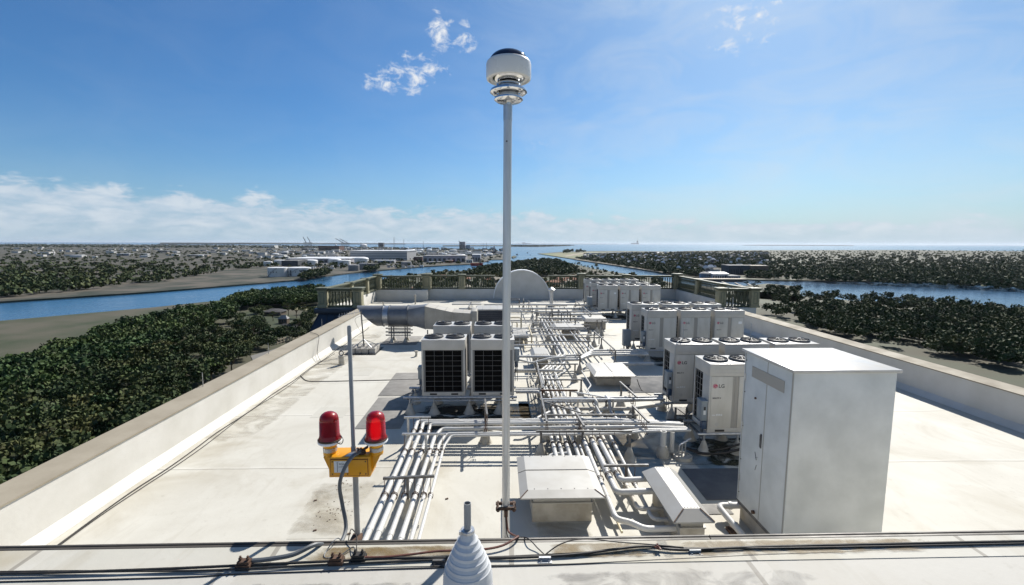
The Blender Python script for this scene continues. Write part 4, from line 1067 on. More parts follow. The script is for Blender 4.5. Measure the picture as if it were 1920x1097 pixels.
for i in range(9):
    f = (i + .5) / 9; x, y, z = -6.05 - .9 * f, 19.88 - .28 * f, 1.80 - .18 * f; b.cyl((x + .03, y - .12, z - .09), (x - .03, y + .12, z + .09), .005, 5)
b.build('yagi_boom', MT['galv'], t)
b = MB().cyl((-6.03, 19.9, 1.4), (-5.5, 19.9, 1.46), .008, 5).tube(smooth([(-6.04, 19.9, 1.6), (-6.3, 19.85, 1.45), (-6.15, 19.9, 1.0), (-5.98, 19.9, .8)]), .006, 5)
b.build('feed_cable', MT['cable'], t)

def cable(lab, pts, r, mat='cable', name='cable', k=6):
    o = MB().tube(smooth(pts, k), r, 7).build(name, MT[mat]); tag(o, lab, 'cable'); return o
def parx(y): return -7.12 - .6 * (y + 6) / 33.2
cable('black lightning cable along the foot of the left parapet', [(parx(y) + .34 + .03 * math.sin(y * 2.1), y, .014) for y in np.arange(4, 26.5, .9)], .013)
cable('second thin cable beside the left parapet', [(parx(y) + .42 + .05 * math.sin(y * 1.3 + 1), y, .012) for y in np.arange(6, 20, .9)], .009)
cable('thin dark cable crossing the left roof to the black-coil units', [(parx(16.2) + .36, 16.2, .014), (-6.7, 15.6, .014), (-6.2, 15.5, .012), (-5.0, 15.55, .012), (-3.8, 15.62, .012), (-2.3, 15.7, .014)], .012)
cable('dark cable from the left roof vent to the parapet', [(-6.3, 17.72, .012), (-6.7, 17.8, .012), (parx(17.8) + .36, 17.75, .012)], .009)
cable('dark wire hanging over the left parapet', [(parx(19) - .42, 19.2, 1.0), (parx(19) - .1, 19.0, .98), (parx(19) + .05, 18.9, .88), (parx(19) + .03, 18.8, .5), (parx(18.6) + .07, 18.6, .22), (parx(18.2) + .34, 18.2, .02)], .010)
for i, y in enumerate((12.0, 15.6, 20.6)):
    o = MB().cyl((parx(y) - .44, y, .95), (parx(y) - .44, y, 1.35), .012, 6, .006).build('lightning_rod', MT['galv']); tag(o, ['nearest', 'middle', 'farthest'][i] + ' thin lightning rod on the left parapet', 'lightning rod', 'lightning rods on the left parapet')
cable('black lightning cable at the right of the seamed hood', [(4.62, 14.6, .30), (4.7, 14.3, .02), (4.9, 13.6, .014), (5.1, 13.0, .014)], .013)

# ================================================================== FOREGROUND
# silver pole with the instrument head
pxx, pyy = .045, 2.62
t = thing('sensor_mast', 'tall silver pole carrying a white drum sensor with a dark dome', 'sensor mast', (pxx, pyy, 2.2))
MB().tube([(pxx, pyy, .3), (pxx, pyy, 4.2), (pxx + .006, pyy, 5.52)], .0235, 24).build('pole', MT['alu'], t)
MB().cyl((pxx + .006, pyy, 5.48), (pxx + .006, pyy, 5.565), .0250, 24).build('sleeve', MT['galv'], t)
MB().box(pxx - .004, pxx + .004, pyy - .0242, pyy - .022, 5.36, 5.368).build('bolt_hole', MT['black'], t)
hd = (pxx + .010, pyy, 5.575)
MB().lathe([(.017, -.035), (.017, .10), (.030, .10), (.030, .16)], hd, 24).build('neck', MT['chrome'], t)
def disc(r, z, th=.012): return [(.03, z), (r * .82, z), (r, z + th * .7), (r * 1.005, z + th), (r * .97, z + th * 1.5), (r * .8, z + th * 1.3), (.03, z + th * 1.6)]
MB().lathe(disc(.080, .006, .014), hd, 36).build('shield_disc', MT['chrome'], t)
MB().lathe([(.03, .026), (.056, .030), (.056, .046), (.03, .05)], hd, 28).build('spacer', MT['galv'], t)
MB().lathe(disc(.103, .044, .016), hd, 36).build('shield_disc', MT['chrome'], t)
MB().lathe([(.03, .066), (.062, .070), (.062, .086), (.03, .09)], hd, 28).build('spacer', MT['galv'], t)
MB().lathe(disc(.070, .084, .011), hd, 36).build('shield_disc', MT['chrome'], t)
MB().lathe([(.035, .100), (.062, .106), (.088, .122), (.100, .148), (.104, .17)], hd, 40).build('reflector', MT['chrome'], t)
MB().lathe([(.106, .128), (.112, .120), (.121, .124), (.1245, .136), (.1245, .200), (.121, .212), (.114, .219), (.106, .221), (.100, .18), (.106, .17)], hd, 48).build('drum', pm('glossy_white_drum', (.66, .66, .64), (.62, .62, .60), 4, .3), t)
MB().lathe([(.1065, .214)] + [(.1065 * math.cos(a), .216 + .062 * math.sin(a)) for a in [math.pi / 2 * i / 12 for i in range(0, 12)]] + [(0, .278)], hd, 48).build('dome', pm('dark_blue_dome', (.010, .017, .045), None, rough=.06), t)
# clamp and bracket on the pole
b = MB()
zc = 3.20; 
b.box(pxx - .062, pxx + .062, pyy - .032, pyy - .022, zc - .010, zc + .008); b.box(pxx - .062, pxx + .062, pyy + .024, pyy + .034, zc - .010, zc + .008)
for s in (-1, 1): b.cyl((pxx + s * .048, pyy - .05, zc), (pxx + s * .048, pyy + .05, zc), .006, 8); b.cyl((pxx + s * .048, pyy - .036, zc), (pxx + s * .048, pyy - .046, zc), .013, 6); b.cyl((pxx + s * .055, pyy - .03, zc), (pxx + s * .055, pyy - .03, zc + .035), .004, 6)
b.cyl((pxx, pyy - .03, zc - .01), (pxx, pyy - .03, zc - .05), .012, 8)
b.build('clamp', MT['rust'], t)
m = MB().box(pxx - .05, pxx + .05, 2.301, 2.60, 2.90, 2.94); m.build('wall_bracket', MT['strut'], t)

# red twin obstruction light
bx0, bx1 = -1.05, -.795; by0, by1 = 2.70, 2.84; bz0, bz1 = 3.352, 3.484
t = thing('obstruction_light', 'yellow twin obstruction light with two red glass domes', 'beacon light', ((bx0 + bx1) / 2, 2.77, 2.6))
MB().box(bx0, bx1, by0, by1, bz0, bz1).build('housing', MT['yellow'], t, bev=.006)
MB().box(bx0 + .012, bx1 - .012, by0 - .0025, by0 + .002, bz0 + .012, bz1 - .012).build('gasket', MT['yline'], t)
cv = MB().box(bx0 + .0155, bx1 - .0155, by0 - .006, by0 - .0028, bz0 + .0155, bz1 - .0155).build('cover_plate', MT['yellow'], t, bev=.0015)
sc_ = MB()
for x in (bx0 + .026, (bx0 + bx1) / 2 - .01, bx1 - .026):
    for z in (bz0 + .026, bz1 - .026): sc_.cyl((x, by0 - .006, z), (x, by0 - .009, z), .0042, 8)
sc_.cyl((bx1 - .06, by0 - .006, bz0 + .03), (bx1 - .06, by0 - .012, bz0 + .03), .004, 8)
sc_.tube([(bx1 - .06, by0 - .012, bz0 + .032), (bx1 - .066, by0 - .013, bz0 + .01)], .0012, 5)
sc_.build('screws', MT['rust'], cv)
lb = MB().box(bx0 + .036, bx0 + .122, by0 - .0075, by0 - .0059, bz0 + .036, bz1 - .022).build('label_plate', MT['sticker'], t)
MB().box(bx0 + .055, bx0 + .058, by0 - .0085, by0 - .0076, bz0 + .04, bz1 - .027).build('label_bar', MT['logo_grey'], lb)
text_mesh('lettering', 'POINT', .0155, MT['logo_grey'], lb, (bx0 + .068, by0 - .0080, bz1 - .047), ext=.0003)
text_mesh('lettering', 'LIGHTING', .0115, MT['logo_grey'], lb, (bx0 + .063, by0 - .0080, bz1 - .062), ext=.0003)
LM = lens_mat()
for s, cx in ((-1, bx0 - .012), (1, bx1 + .022)):
    e = bx0 if s < 0 else bx1
    a = MB()
    ya, yb = by0 + .03, by1 - .03
    a.hexa([(min(e, e + s * .002), ya, bz0 + .02), (max(e, e + s * .002), ya, bz0 + .02), (max(e, e + s * .002), yb, bz0 + .02), (min(e, e + s * .002), yb, bz0 + .02)],
           [(min(e - s * .0, cx + s * .03), ya, bz1 - .012), (max(e - s * .0, cx + s * .03), ya, bz1 - .012), (max(e, cx + s * .03), yb, bz1 - .012), (min(e, cx + s * .03), yb, bz1 - .012)])
    a.lathe([(.042, bz1 - .012), (.042, bz1 + .022)], (cx, 2.77, 0), 20)
    a.build('side_arm', MT['yellow'], t, bev=.003)
    MB().lathe([(.040, bz1 + .012), (.043, bz1 + .012), (.043, bz1 + .036), (.040, bz1 + .038)], (cx, 2.77, 0), 24).build('socket', MT['galv'], t)
    MB().lathe([(.040, bz1 + .038), (.042, bz1 + .044), (.046, bz1 + .062), (.046, bz1 + .064)], (cx, 2.77, 0), 24).build('neck', MT['yellow'], t)
    MB().lathe([(.046, bz1 + .0635), (.070, bz1 + .068), (.073, bz1 + .076), (.070, bz1 + .084), (.0, bz1 + .084)], (cx, 2.77, 0), 32).build('flange', MT['white'], t)
    zz = bz1 + .0845; pr = [(.069, 0), (.068, .010), (.064, .020), (.061, .030)]
    for i in range(13): pr += [(.0608 - .0002 * i, .033 + .0075 * i), (.0580 - .0002 * i, .0365 + .0075 * i)]
    pr += [(.0575, .133), (.0535, .150), (.045, .164), (.030, .175), (.014, .180), (0, .181)]
    inner = [(r_ - .006, h_) for r_, h_ in pr if r_ > .02]
    pr2 = pr + [(0, .174)] + [(max(.0, r_ - .006), h_ - .004) for r_, h_ in ((.014, .180), (.030, .175), (.045, .164), (.0535, .150), (.0575, .133))] + [(.0525, .04), (.060, .004)]
    ln = MB().lathe([(r_, zz + h_) for r_, h_ in pr2], (cx, 2.77, 0), 36).build('lens', LM, t)
    MB().lathe([(.060, zz - .001), (.071, zz - .001), (.0725, zz + .006), (.069, zz + .0105), (.0695, zz + .004)], (cx, 2.77, 0), 32).build('clamp_ring', MT['rust'], t)
    bl = MB().lathe([(.030, zz + .004), (.034, zz + .03), (.036, zz + .06), (.034, zz + .09), (.024, zz + .125), (0, zz + .14)] if s > 0 else [(.012, zz + .002), (.014, zz + .03), (.024, zz + .06), (.024, zz + .09), (.012, zz + .115), (0, zz + .12)], (cx, 2.77, 0), 16)
    bl.build('lamp', glow_mat('lit_red_lamp', (1.0, .025, .02), 2.0) if s > 0 else MT['recess'], ln)
    if s < 0: MB().tube(smooth([(cx + .055, 2.72, zz + .006), (cx + .09, 2.71, zz - .004), (cx + .10, 2.72, zz + .016), (cx + .085, 2.74, zz + .03), (cx + .07, 2.74, zz + .034)]), .0028, 6).build('lens_chain', MT['black'], t)
mx = (bx0 + bx1) / 2 + .012
MB().lathe([(.0160, bz1 - .002), (.0160, bz1 + .035), (.0125, bz1 + .04), (.0125, 4.285), (.009, 4.295), (0, 4.295)], (mx - .006, 2.77, 0), 14).build('top_mast', MT['greymast'], t)
MB().tube([(mx, 2.77, 1.2), (mx, 2.77, bz0 - .001)], .0175, 14).build('post', MT['greymast'], t)
MB().lathe([(.026, bz0 - .022), (.026, bz0 - .001)], (mx, 2.77, 0), 14).build('post_collar', MT['yellow'], t)
sv = MB(); r2 = random.Random(3)
for i in range(9):
    q = Vector((mx + .03 + r2.uniform(-.012, .05), 2.735 + r2.uniform(-.02, .02), bz1 + .010 + r2.uniform(0, .02)))
    sv.bar(q, q + Vector((r2.uniform(-.035, .045), r2.uniform(-.02, .02), r2.uniform(-.008, .022))), .010, .006)
sv.lathe([(.022, bz1), (.024, bz1 + .012), (.018, bz1 + .024)], (mx + .055, 2.745, 0), 10)
sv.build('cable_gland', MT['rust'], t)
MB().hexa([(mx - .045, 2.71, bz1 + .001), (mx + .005, 2.705, bz1 + .001), (mx + .02, 2.80, bz1 + .001), (mx - .01, 2.80, bz1 + .001)], [(mx - .03, 2.715, bz1 + .01), (mx + .02, 2.71, bz1 + .022), (mx + .03, 2.79, bz1 + .02), (mx, 2.79, bz1 + .012)]).build('tape_patch', MT['galv'], t)
cable('thick grey conduit drooping from the yellow beacon to the roof edge', [(mx + .055, 2.742, bz1 + .02), (mx + .02, 2.66, bz1 + .02), (mx - .02, 2.625, 3.44), (mx - .047, 2.62, 3.34), (mx - .035, 2.62, 3.22), (mx - .005, 2.58, 3.10), (mx - .002, 2.45, 3.08), (mx - .012, 2.34, 3.15), (mx - .045, 2.24, 3.232), (mx - .13, 2.165, 3.232), (mx - .26, 2.14, 3.226), (mx - .36, 2.135, 3.224)], .0115, 'rubber', 'flex_conduit', 8)
b = MB()
for q in range(7):
    p_ = Vector((mx + .012 + r2.uniform(0, .05), 2.50 + r2.uniform(-.03, .04), 2.93 + r2.uniform(0, .12))); b.bar(p_, p_ + Vector((r2.uniform(-.03, .04), r2.uniform(-.02, .02), r2.uniform(-.03, .05))), .018, .012)
b.box(mx - .03, mx + .03, 2.301, 2.78, 2.9, 2.93)
o = b.build('post_clamp', MT['rust']); tag(o, 'rusty clamp cluster at the foot of the beacon post', 'clamp')
cable('thin grey wire looping on the roof edge below the beacon', [(mx + .02, 2.5, 3.02), (mx + .05, 2.3, 3.225), (mx + .02, 2.22, 3.214), (mx + .03, 2.17, 3.209), (mx + .10, 2.18, 3.212), (mx + .15, 2.23, 3.222), (mx + .17, 2.2, 3.215), (mx + .165, 2.15, 3.209)], .0028, 'rubber')
cable('thin black wire curling over the roof edge right of the beacon', [(mx + .03, 2.5, 3.05), (mx + .10, 2.36, 3.235), (mx + .155, 2.28, 3.25), (mx + .18, 2.2, 3.235), (mx + .20, 2.16, 3.212)], .0028, 'cable')
# cables lying behind the drip edge
cable('bundle of black cables lying along the roof edge', [(-9, 2.10, 3.215), (-4, 2.11, 3.215), (-2.4, 2.09, 3.215), (-1.7, 2.10, 3.215), (-1.1, 2.125, 3.215), (-.8, 2.135, 3.217), (-.5, 2.15, 3.216), (-.2, 2.145, 3.215), (.1, 2.14, 3.216), (.4, 2.155, 3.217), (.75, 2.20, 3.222), (.95, 2.175, 3.218), (1.4, 2.19, 3.216), (2.0, 2.195, 3.216), (3.2, 2.2, 3.216), (5, 2.19, 3.216), (9, 2.2, 3.216)], .0066, 'cable')
cable('second black cable twisted with the bundle on the roof edge', [(-9, 2.11, 3.212), (-4, 2.085, 3.212), (-2.4, 2.105, 3.212), (-1.5, 2.09, 3.212), (-.9, 2.115, 3.212), (-.4, 2.135, 3.212), (.1, 2.155, 3.212), (.45, 2.17, 3.214), (.8, 2.21, 3.216), (1.0, 2.19, 3.214), (1.6, 2.18, 3.214), (3.2, 2.19, 3.212), (5, 2.21, 3.212), (9, 2.18, 3.212)], .0046, 'cable')
cable('thin black cable along the seam at the roof edge', [(-9, 2.05, 3.2035), (-2.4, 2.05, 3.2035), (-1.2, 2.075, 3.2035), (-.5, 2.09, 3.2035), (.3, 2.10, 3.2035), (.9, 2.125, 3.2035), (1.6, 2.15, 3.2035), (3, 2.17, 3.2035), (9, 2.16, 3.2035)], .0028, 'cable')
cable('red-brown cable from the silver pole along the roof edge', [(pxx + .002, 2.585, 3.17), (pxx + .012, 2.56, 3.08), (pxx + .05, 2.45, 3.12), (pxx + .062, 2.33, 3.20), (pxx + .05, 2.27, 3.232), (pxx - .03, 2.215, 3.226), (pxx - .15, 2.19, 3.224), (pxx - .35, 2.185, 3.224), (pxx - .5, 2.165, 3.222), (pxx - .62, 2.15, 3.222), (pxx - .74, 2.15, 3.222)], .0058, 'redcable', k=8)
cable('black wire dropping from the pole clamp to the cable bundle', [(pxx - .004, 2.585, 3.17), (pxx + .012, 2.52, 3.06), (pxx + .075, 2.35, 3.18), (pxx + .115, 2.26, 3.232), (pxx + .16, 2.2, 3.22), (pxx + .19, 2.16, 3.214)], .0032, 'cable', k=8)
cable('black wire arching above the bundle right of the pole', [(pxx + .19, 2.155, 3.214), (pxx + .28, 2.19, 3.25), (pxx + .40, 2.21, 3.262), (pxx + .58, 2.2, 3.248), (pxx + .78, 2.195, 3.232), (pxx + .92, 2.18, 3.226)], .0032, 'cable', k=8)
def edge_clamp(lab, x, y, mat='rust', big=False):
    t = thing('cable_clamp', lab, 'cable clamp', (x, y, 3.2))
    b = MB()
    if big:
        b.box(x - .035, x + .035, y - .022, y + .022, 3.201, 3.226); b.box(x - .028, x + .03, y - .016, y + .016, 3.226, 3.240)
        for s in (-.018, .018): b.cyl((x + s, y, 3.238), (x + s, y, 3.262), .005, 6); b.cyl((x + s, y, 3.246), (x + s, y, 3.252), .009, 6)
    else:
        b.box(x - .034, x + .034, y - .02, y + .02, 3.2015, 3.206)
        for s in (-.02, .02): b.cyl((x + s, y - .008, 3.205), (x + s, y - .008, 3.211), .006, 6)
        b.bar((x - .03, y + .004, 3.21), (x + .03, y + .004, 3.21), .012, .022)
    b.build('clamp_body', MT[mat], t)
edge_clamp('rusty clamp with two bolts between the beacon and the cone', mx + .10, 2.135, big=True)
edge_clamp('small rusty clamp at the end of the grey conduit', mx - .345, 2.12, big=True)
edge_clamp('black square clip holding the curled wire', mx + .205, 2.155, 'cable', True)
edge_clamp('flat dark clip left of the white cone', -.30, 2.12, 'strut')
edge_clamp('silver flat clip on the cables right of the silver pole', .235, 2.128, 'galv')
edge_clamp('greenish flat clip on the cables towards the cabinet', 1.02, 2.165, 'disc')
o = MB(); r3 = random.Random(9)
for i in range(8):
    q = Vector((.825 + r3.uniform(-.015, .015), 2.19 + r3.uniform(-.012, .012), 3.225 + r3.uniform(-.008, .012))); o.bar(q, q + Vector((r3.uniform(-.02, .02), r3.uniform(-.014, .014), r3.uniform(-.01, .012))), .006, .006)
o = o.build('tape_knot', MT['redcable']); tag(o, 'red-brown tape knot on the black cable bundle', 'tape knot')

# stepped white cone in the foreground
cx, cy = -.135, 1.86
t = thing('pipe_flashing', 'large white stepped cone flashing with an open pipe, foreground', 'flashing cone', (cx, cy, 3.2))
pr = [(.128, .0), (.128, .003), (.113, .006), (.111, .07), (.108, .150), (.104, .166)]
steps = [(.104, .170), (.094, .196), (.083, .222), (.072, .248), (.060, .274), (.048, .300), (.036, .322)]
for (r_, h_), (r2_, h2_) in zip(steps, steps[1:]):
    pr += [(r_ - .0005, h_), (r_ - .002, h_ + .013), (r_ - .006, h_ + .016), (r2_ + .0005, h2_ - .0015)]
pr += [(.0345, .324), (.029, .350), (.0265, .360), (.02, .360)]
MB().lathe([(r_, 3.2 + h_) for r_, h_ in pr], (cx, cy, 0), 56).build('cone', MT['boot_new'], t, ang=24)
MB().lathe([(.0285, 3.542), (.0305, 3.546), (.0305, 3.558), (.0275, 3.561)], (cx, cy, 0), 20).box(cx - .036, cx - .024, cy - .02, cy - .006, 3.545, 3.559).build('hose_clamp', MT['galv'], t)
MB().lathe([(.0155, 3.21), (.0155, 3.68), (.0128, 3.68), (.0128, 3.5), (0, 3.5)], (cx, cy, 0), 20).build('pipe', MT['greymast'], t)
o = MB().lathe([(.165, 3.2012), (.165, 3.2030), (0, 3.2030)], (cx, cy, 0), 40).build('membrane_patch', MT['upper']); tag(o, 'round membrane patch under the foreground cone', 'roof patch')
# debris on the lower roof
deb = MB(); r4 = random.Random(5)
for (ox, oy, k, s) in ((-2.95, 7.75, 34, .16), (-3.0, 8.6, 16, .12)):
    for i in range(k):
        x = ox + r4.gauss(0, s); y = oy + r4.gauss(0, s * .8); a = r4.uniform(0, 6.28); l = r4.uniform(.008, .03)
        deb.bar((x, y, .006), (x + l * math.cos(a), y + l * math.sin(a), .007), .008, .008)
for (x, y) in ((-3.45, 8.1), (-3.1, 7.2), (-2.5, 7.1), (-3.9, 6.5), (-1.0, 8.1), (-.6, 6.9), (-2.2, 12.2), (-1.2, 11.7)):
    deb.bar((x, y, .008), (x + .05, y + .02, .012), .03, .012)
o = deb.build('debris', MT['rust']); tag(o, 'scattered dark leaf bits below the yellow beacon', 'debris', kind='stuff')

# ---------------------------------------------------------------- the finer tangle of conduits and struts up the middle of the roof
r8 = random.Random(21)
for i in range(9):
    x0 = r8.uniform(1.0, 3.0); y0 = r8.uniform(9.2, 16); ln = r8.uniform(3, 8); sh = r8.uniform(.2, .9); z = r8.uniform(.10, .5)
    pipe('thin grey conduit among the pipes up the middle', [(x0, y0, z), (x0 + .02, y0 + ln * .5, z + .02), (x0 + sh, y0 + ln * .62, z), (x0 + sh, y0 + ln, z)], r8.uniform(.012, .022), r8.choice(['pipe_grey', 'pipe', 'pipe_old']), False, 'conduit_pipe', 'thin conduits among the middle pipes')
for i in range(16):
    y0 = r8.uniform(18, 33); x0 = r8.uniform(-2.5, 2.2); x1 = x0 + r8.uniform(1.5, 4.5); z = r8.uniform(.2, .7)
    pipe('thin cross pipe in the far pipe tangle', [(x0, y0, .05), (x0, y0, z), (x1, y0 + r8.uniform(-.1, .1), z), (x1, y0, .05)], r8.uniform(.018, .04), r8.choice(['pipe', 'pipe', 'pipe_old', 'pipe_grey']), False, 'conduit_pipe', 'cross pipes in the far pipe tangle', .06)
for i in range(14):
    y0 = r8.uniform(20, 33); x0 = r8.uniform(.2, 5.6); w = r8.uniform(.5, 1.6); z = r8.uniform(.55, .95); al = r8.random() < .5
    p1 = (x0 + w, y0, z) if al else (x0, y0 + w, z)
    hanger('strut support in the far pipe tangle', (x0, y0, z), p1, [(x0, y0)] + ([(p1[0], p1[1])] if r8.random() < .6 else []), [], bt=.3, br=.14)
for i in range(5):
    y0 = r8.uniform(11.2, 14.5); x0 = r8.uniform(1.0, 4.2)
    boot_o = thing('roof_boot', 'cream cone flashing with a short stub among the middle pipes', 'flashing cone', (x0, y0, 0), 'cone flashings among the middle pipes'); MB().cyl((x0, y0, .05), (x0, y0, .36), .022, 8).build('stub', MT['galv'], boot_o); boot(boot_o, x0, y0, .30, .14)

# ---------------------------------------------------------------- algae and dirt where water stands under the machines
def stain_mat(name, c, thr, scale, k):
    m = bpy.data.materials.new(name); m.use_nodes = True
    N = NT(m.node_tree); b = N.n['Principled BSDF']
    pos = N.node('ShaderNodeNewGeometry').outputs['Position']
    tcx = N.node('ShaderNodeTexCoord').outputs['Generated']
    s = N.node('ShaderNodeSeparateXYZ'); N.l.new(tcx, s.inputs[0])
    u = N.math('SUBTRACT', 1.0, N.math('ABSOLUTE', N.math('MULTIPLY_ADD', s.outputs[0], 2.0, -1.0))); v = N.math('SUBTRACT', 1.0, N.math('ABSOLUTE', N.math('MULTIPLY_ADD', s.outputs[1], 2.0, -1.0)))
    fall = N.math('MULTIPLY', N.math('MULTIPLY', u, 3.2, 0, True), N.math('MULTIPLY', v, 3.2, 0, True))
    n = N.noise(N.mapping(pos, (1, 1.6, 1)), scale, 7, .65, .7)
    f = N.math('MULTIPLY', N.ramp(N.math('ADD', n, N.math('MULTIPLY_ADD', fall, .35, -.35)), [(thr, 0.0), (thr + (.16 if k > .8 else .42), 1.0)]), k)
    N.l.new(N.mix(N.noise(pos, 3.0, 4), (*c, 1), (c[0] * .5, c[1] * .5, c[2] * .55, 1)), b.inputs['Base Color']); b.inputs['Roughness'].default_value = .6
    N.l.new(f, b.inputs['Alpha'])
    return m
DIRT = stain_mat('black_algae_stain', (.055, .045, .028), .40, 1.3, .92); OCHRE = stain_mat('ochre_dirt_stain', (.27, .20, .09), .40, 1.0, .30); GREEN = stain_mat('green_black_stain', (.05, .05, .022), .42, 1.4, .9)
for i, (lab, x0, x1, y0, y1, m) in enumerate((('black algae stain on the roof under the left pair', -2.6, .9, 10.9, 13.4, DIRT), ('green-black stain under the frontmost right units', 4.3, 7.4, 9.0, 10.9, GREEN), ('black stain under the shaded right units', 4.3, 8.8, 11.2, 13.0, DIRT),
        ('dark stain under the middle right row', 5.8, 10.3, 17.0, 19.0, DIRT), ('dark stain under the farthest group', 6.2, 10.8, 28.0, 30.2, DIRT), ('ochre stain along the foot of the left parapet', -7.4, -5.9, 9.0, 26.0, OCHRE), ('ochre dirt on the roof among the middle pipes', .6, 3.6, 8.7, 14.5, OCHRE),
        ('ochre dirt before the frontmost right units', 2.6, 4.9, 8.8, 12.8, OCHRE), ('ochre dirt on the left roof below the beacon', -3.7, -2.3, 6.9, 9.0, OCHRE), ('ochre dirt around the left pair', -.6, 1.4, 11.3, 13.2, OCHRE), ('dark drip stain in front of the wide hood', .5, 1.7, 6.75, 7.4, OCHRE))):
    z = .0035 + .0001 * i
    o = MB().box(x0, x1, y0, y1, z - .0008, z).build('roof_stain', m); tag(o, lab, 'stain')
FST = stain_mat('ochre_edge_stain', (.26, .17, .05), .36, 6.0, .75)
for lab, x0, x1 in (('ochre stain on the edge strip left of the cone', -1.0, -.1), ('ochre stain on the edge strip right of the silver pole', .2, .9), ('broad ochre stain on the edge strip towards the cabinet', .85, 2.4)):
    o = MB().box(x0, x1, 2.13, 2.262, 3.2082, 3.2086).build('roof_stain', FST); tag(o, lab, 'stain')
SMU = stain_mat('grey_smudge', (.20, .19, .17), .42, 5.0, .45)
for lab, x0, x1, y0, y1 in (('grey smudges on the near roof right of the cone', .1, 1.6, 1.75, 2.08), ('grey smudges on the near roof left of the cone', -1.4, -.2, 1.75, 2.04)):
    o = MB().box(x0, x1, y0, y1, 3.2003, 3.2008).build('roof_stain', SMU); tag(o, lab, 'stain')
PAT = [('faint square membrane patch beneath the yellow beacon', -3.45, -2.55, 7.0, 8.6), ('faint membrane patch beside the left bundle', -.9, -.1, 5.6, 6.6), ('faint membrane patch in front of the antenna blocks', -5.6, -4.7, 16.2, 17.4), ('faint membrane patch left of the grey pads', -5.2, -4.3, 12.2, 13.0), ('faint membrane patch right of the seamed hood', 4.7, 5.6, 13.2, 13.9)]
for i, (lab, x0, x1, y0, y1) in enumerate(PAT):
    o = MB().box(x0, x1, y0, y1, .0005, .0029 + .0001 * i).build('roof_patch', MT['roof_patch']); tag(o, lab, 'roof patch')

# ================================================================== FAR COUNTRY: water, banks, port, town
ZW, ZL = -57.0, -55.0
def water_mat():
    m = bpy.data.materials.new('bay_water'); m.use_nodes = True
    N = NT(m.node_tree); b = N.n['Principled BSDF']
    pos = N.node('ShaderNodeNewGeometry').outputs['Position']
    b.inputs['Base Color'].default_value = (0.018, 0.075, 0.15, 1); b.inputs['Roughness'].default_value = 0.16; b.inputs['IOR'].default_value = 1.33
    cur = N.noise(N.mapping(pos, (.0012, .0045, 1)), 1.0, 5, .6, .6)
    N.l.new(N.mix(N.ramp(cur, [(.4, 0), (.65, 1)]), (0.018, 0.07, 0.14, 1), (0.03, 0.10, 0.19, 1)), b.inputs['Base Color'])
    N.l.new(N.math('MULTIPLY_ADD', cur, .22, .08), b.inputs['Roughness'])
    bn = N.node('ShaderNodeBump'); bn.inputs['Strength'].default_value = 0.55; bn.inputs['Distance'].default_value = 0.9
    h = N.math('ADD', N.math('MULTIPLY', N.noise(N.mapping(pos, (.25, .12, 1)), 1.0, 4), .8), N.math('MULTIPLY', N.noise(N.mapping(pos, (.03, .018, 1)), 1.0, 3), 1.6))
    N.l.new(h, bn.inputs['Height']); N.l.new(bn.outputs[0], b.inputs['Normal'])
    return m
EXT = 60000.0
o = MB().add([(-EXT, -2000, ZW), (EXT, -2000, ZW), (EXT, EXT, ZW), (-EXT, EXT, ZW)], [(0, 1, 2, 3)]).build('water', water_mat()); tag(o, kind='structure')

def wmat(name, c, c2, scale, **k): return pm(name, c, c2, scale, .85, 0, 0, None, k.get('lo', .4), k.get('hi', .6), k.get('st', (1, 1, 1)), .3, 6, True)
LANDM = wmat('port_ground', (.105, .09, .068), (.032, .038, .027), .02)
TOWNM = wmat('town_ground', (.040, .050, .022), (.085, .078, .055), .02)
GRASSM = wmat('airfield_grass', (.125, .145, .06), (.20, .18, .11), .006)
FARM = wmat('far_low_land', (.018, .026, .022), (.028, .036, .028), .002)
SANDM = wmat('pale_shore', (.34, .29, .22), (.22, .185, .14), .05)

def land(name, wpts, mat, z=ZL, zb=None):
    p = [(q[0], q[1]) for q in wpts]
    a = sum(p[i][0] * p[(i + 1) % len(p)][1] - p[(i + 1) % len(p)][0] * p[i][1] for i in range(len(p)))
    if a < 0: p.reverse()
    o = MB().prism(p, (zb if zb is not None else ZW - 1), z).build(name, mat); tag(o, kind='structure'); return o
def g(*pts, z=ZW): return [G(x, y, z) for x, y in pts]

far_bank = [(-900, 60), (-700, 250), (-540, 420), (-420, 560)] + [(p.x, p.y) for p in g((498, 532), (530, 529), (560, 527), (592, 521), (620, 518), (650, 514), (680, 511), (720, 507.5), (760, 504), (790, 501.5), (815, 500), (850, 498), (890, 496), (910, 491.5), (921, 488), (945, 487.5), (950, 482), (945, 473), (925, 469.5), (850, 468.8), (760, 467.4), (650, 462.8))]
port = land('port_land', far_bank + [(-3200, 9000), (-9500, 11000), (-14000, 7000), (-9000, -200)], LANDM)
land('land_tip', g((959, 483), (964, 480.6), (968.5, 482.2), (962, 485)), TOWNM, ZW + 4)
right_pts = g((1008, 476.2), (1030, 479.5), (1060, 484.3), (1100, 491), (1150, 498.5), (1200, 506.5), (1245, 514), (1262, 516.5), (1290, 520.5), (1330, 523), (1385, 525.5), (1440, 527))
far_edge = g((1700, 469), (1422, 469.4), (1300, 470.6), (1255, 472.2), (1180, 471.0), (1120, 471.2), (1060, 472.3), (1030, 474.6))
land('town_land', [tuple(p[:2]) for p in right_pts] + [(1300, 640), (3000, 300), (6000, 2500)] + [tuple(p[:2]) for p in far_edge], TOWNM)
land('airfield', [tuple(p[:2]) for p in g((1012, 476.2), (1032, 479.1), (1060, 483.3), (1080, 484.2), (1105, 480), (1140, 477), (1170, 475.4), (1150, 473), (1100, 473), (1060, 474), (1035, 475.2), z=ZL)], GRASSM, ZL + .4, ZL - .4)
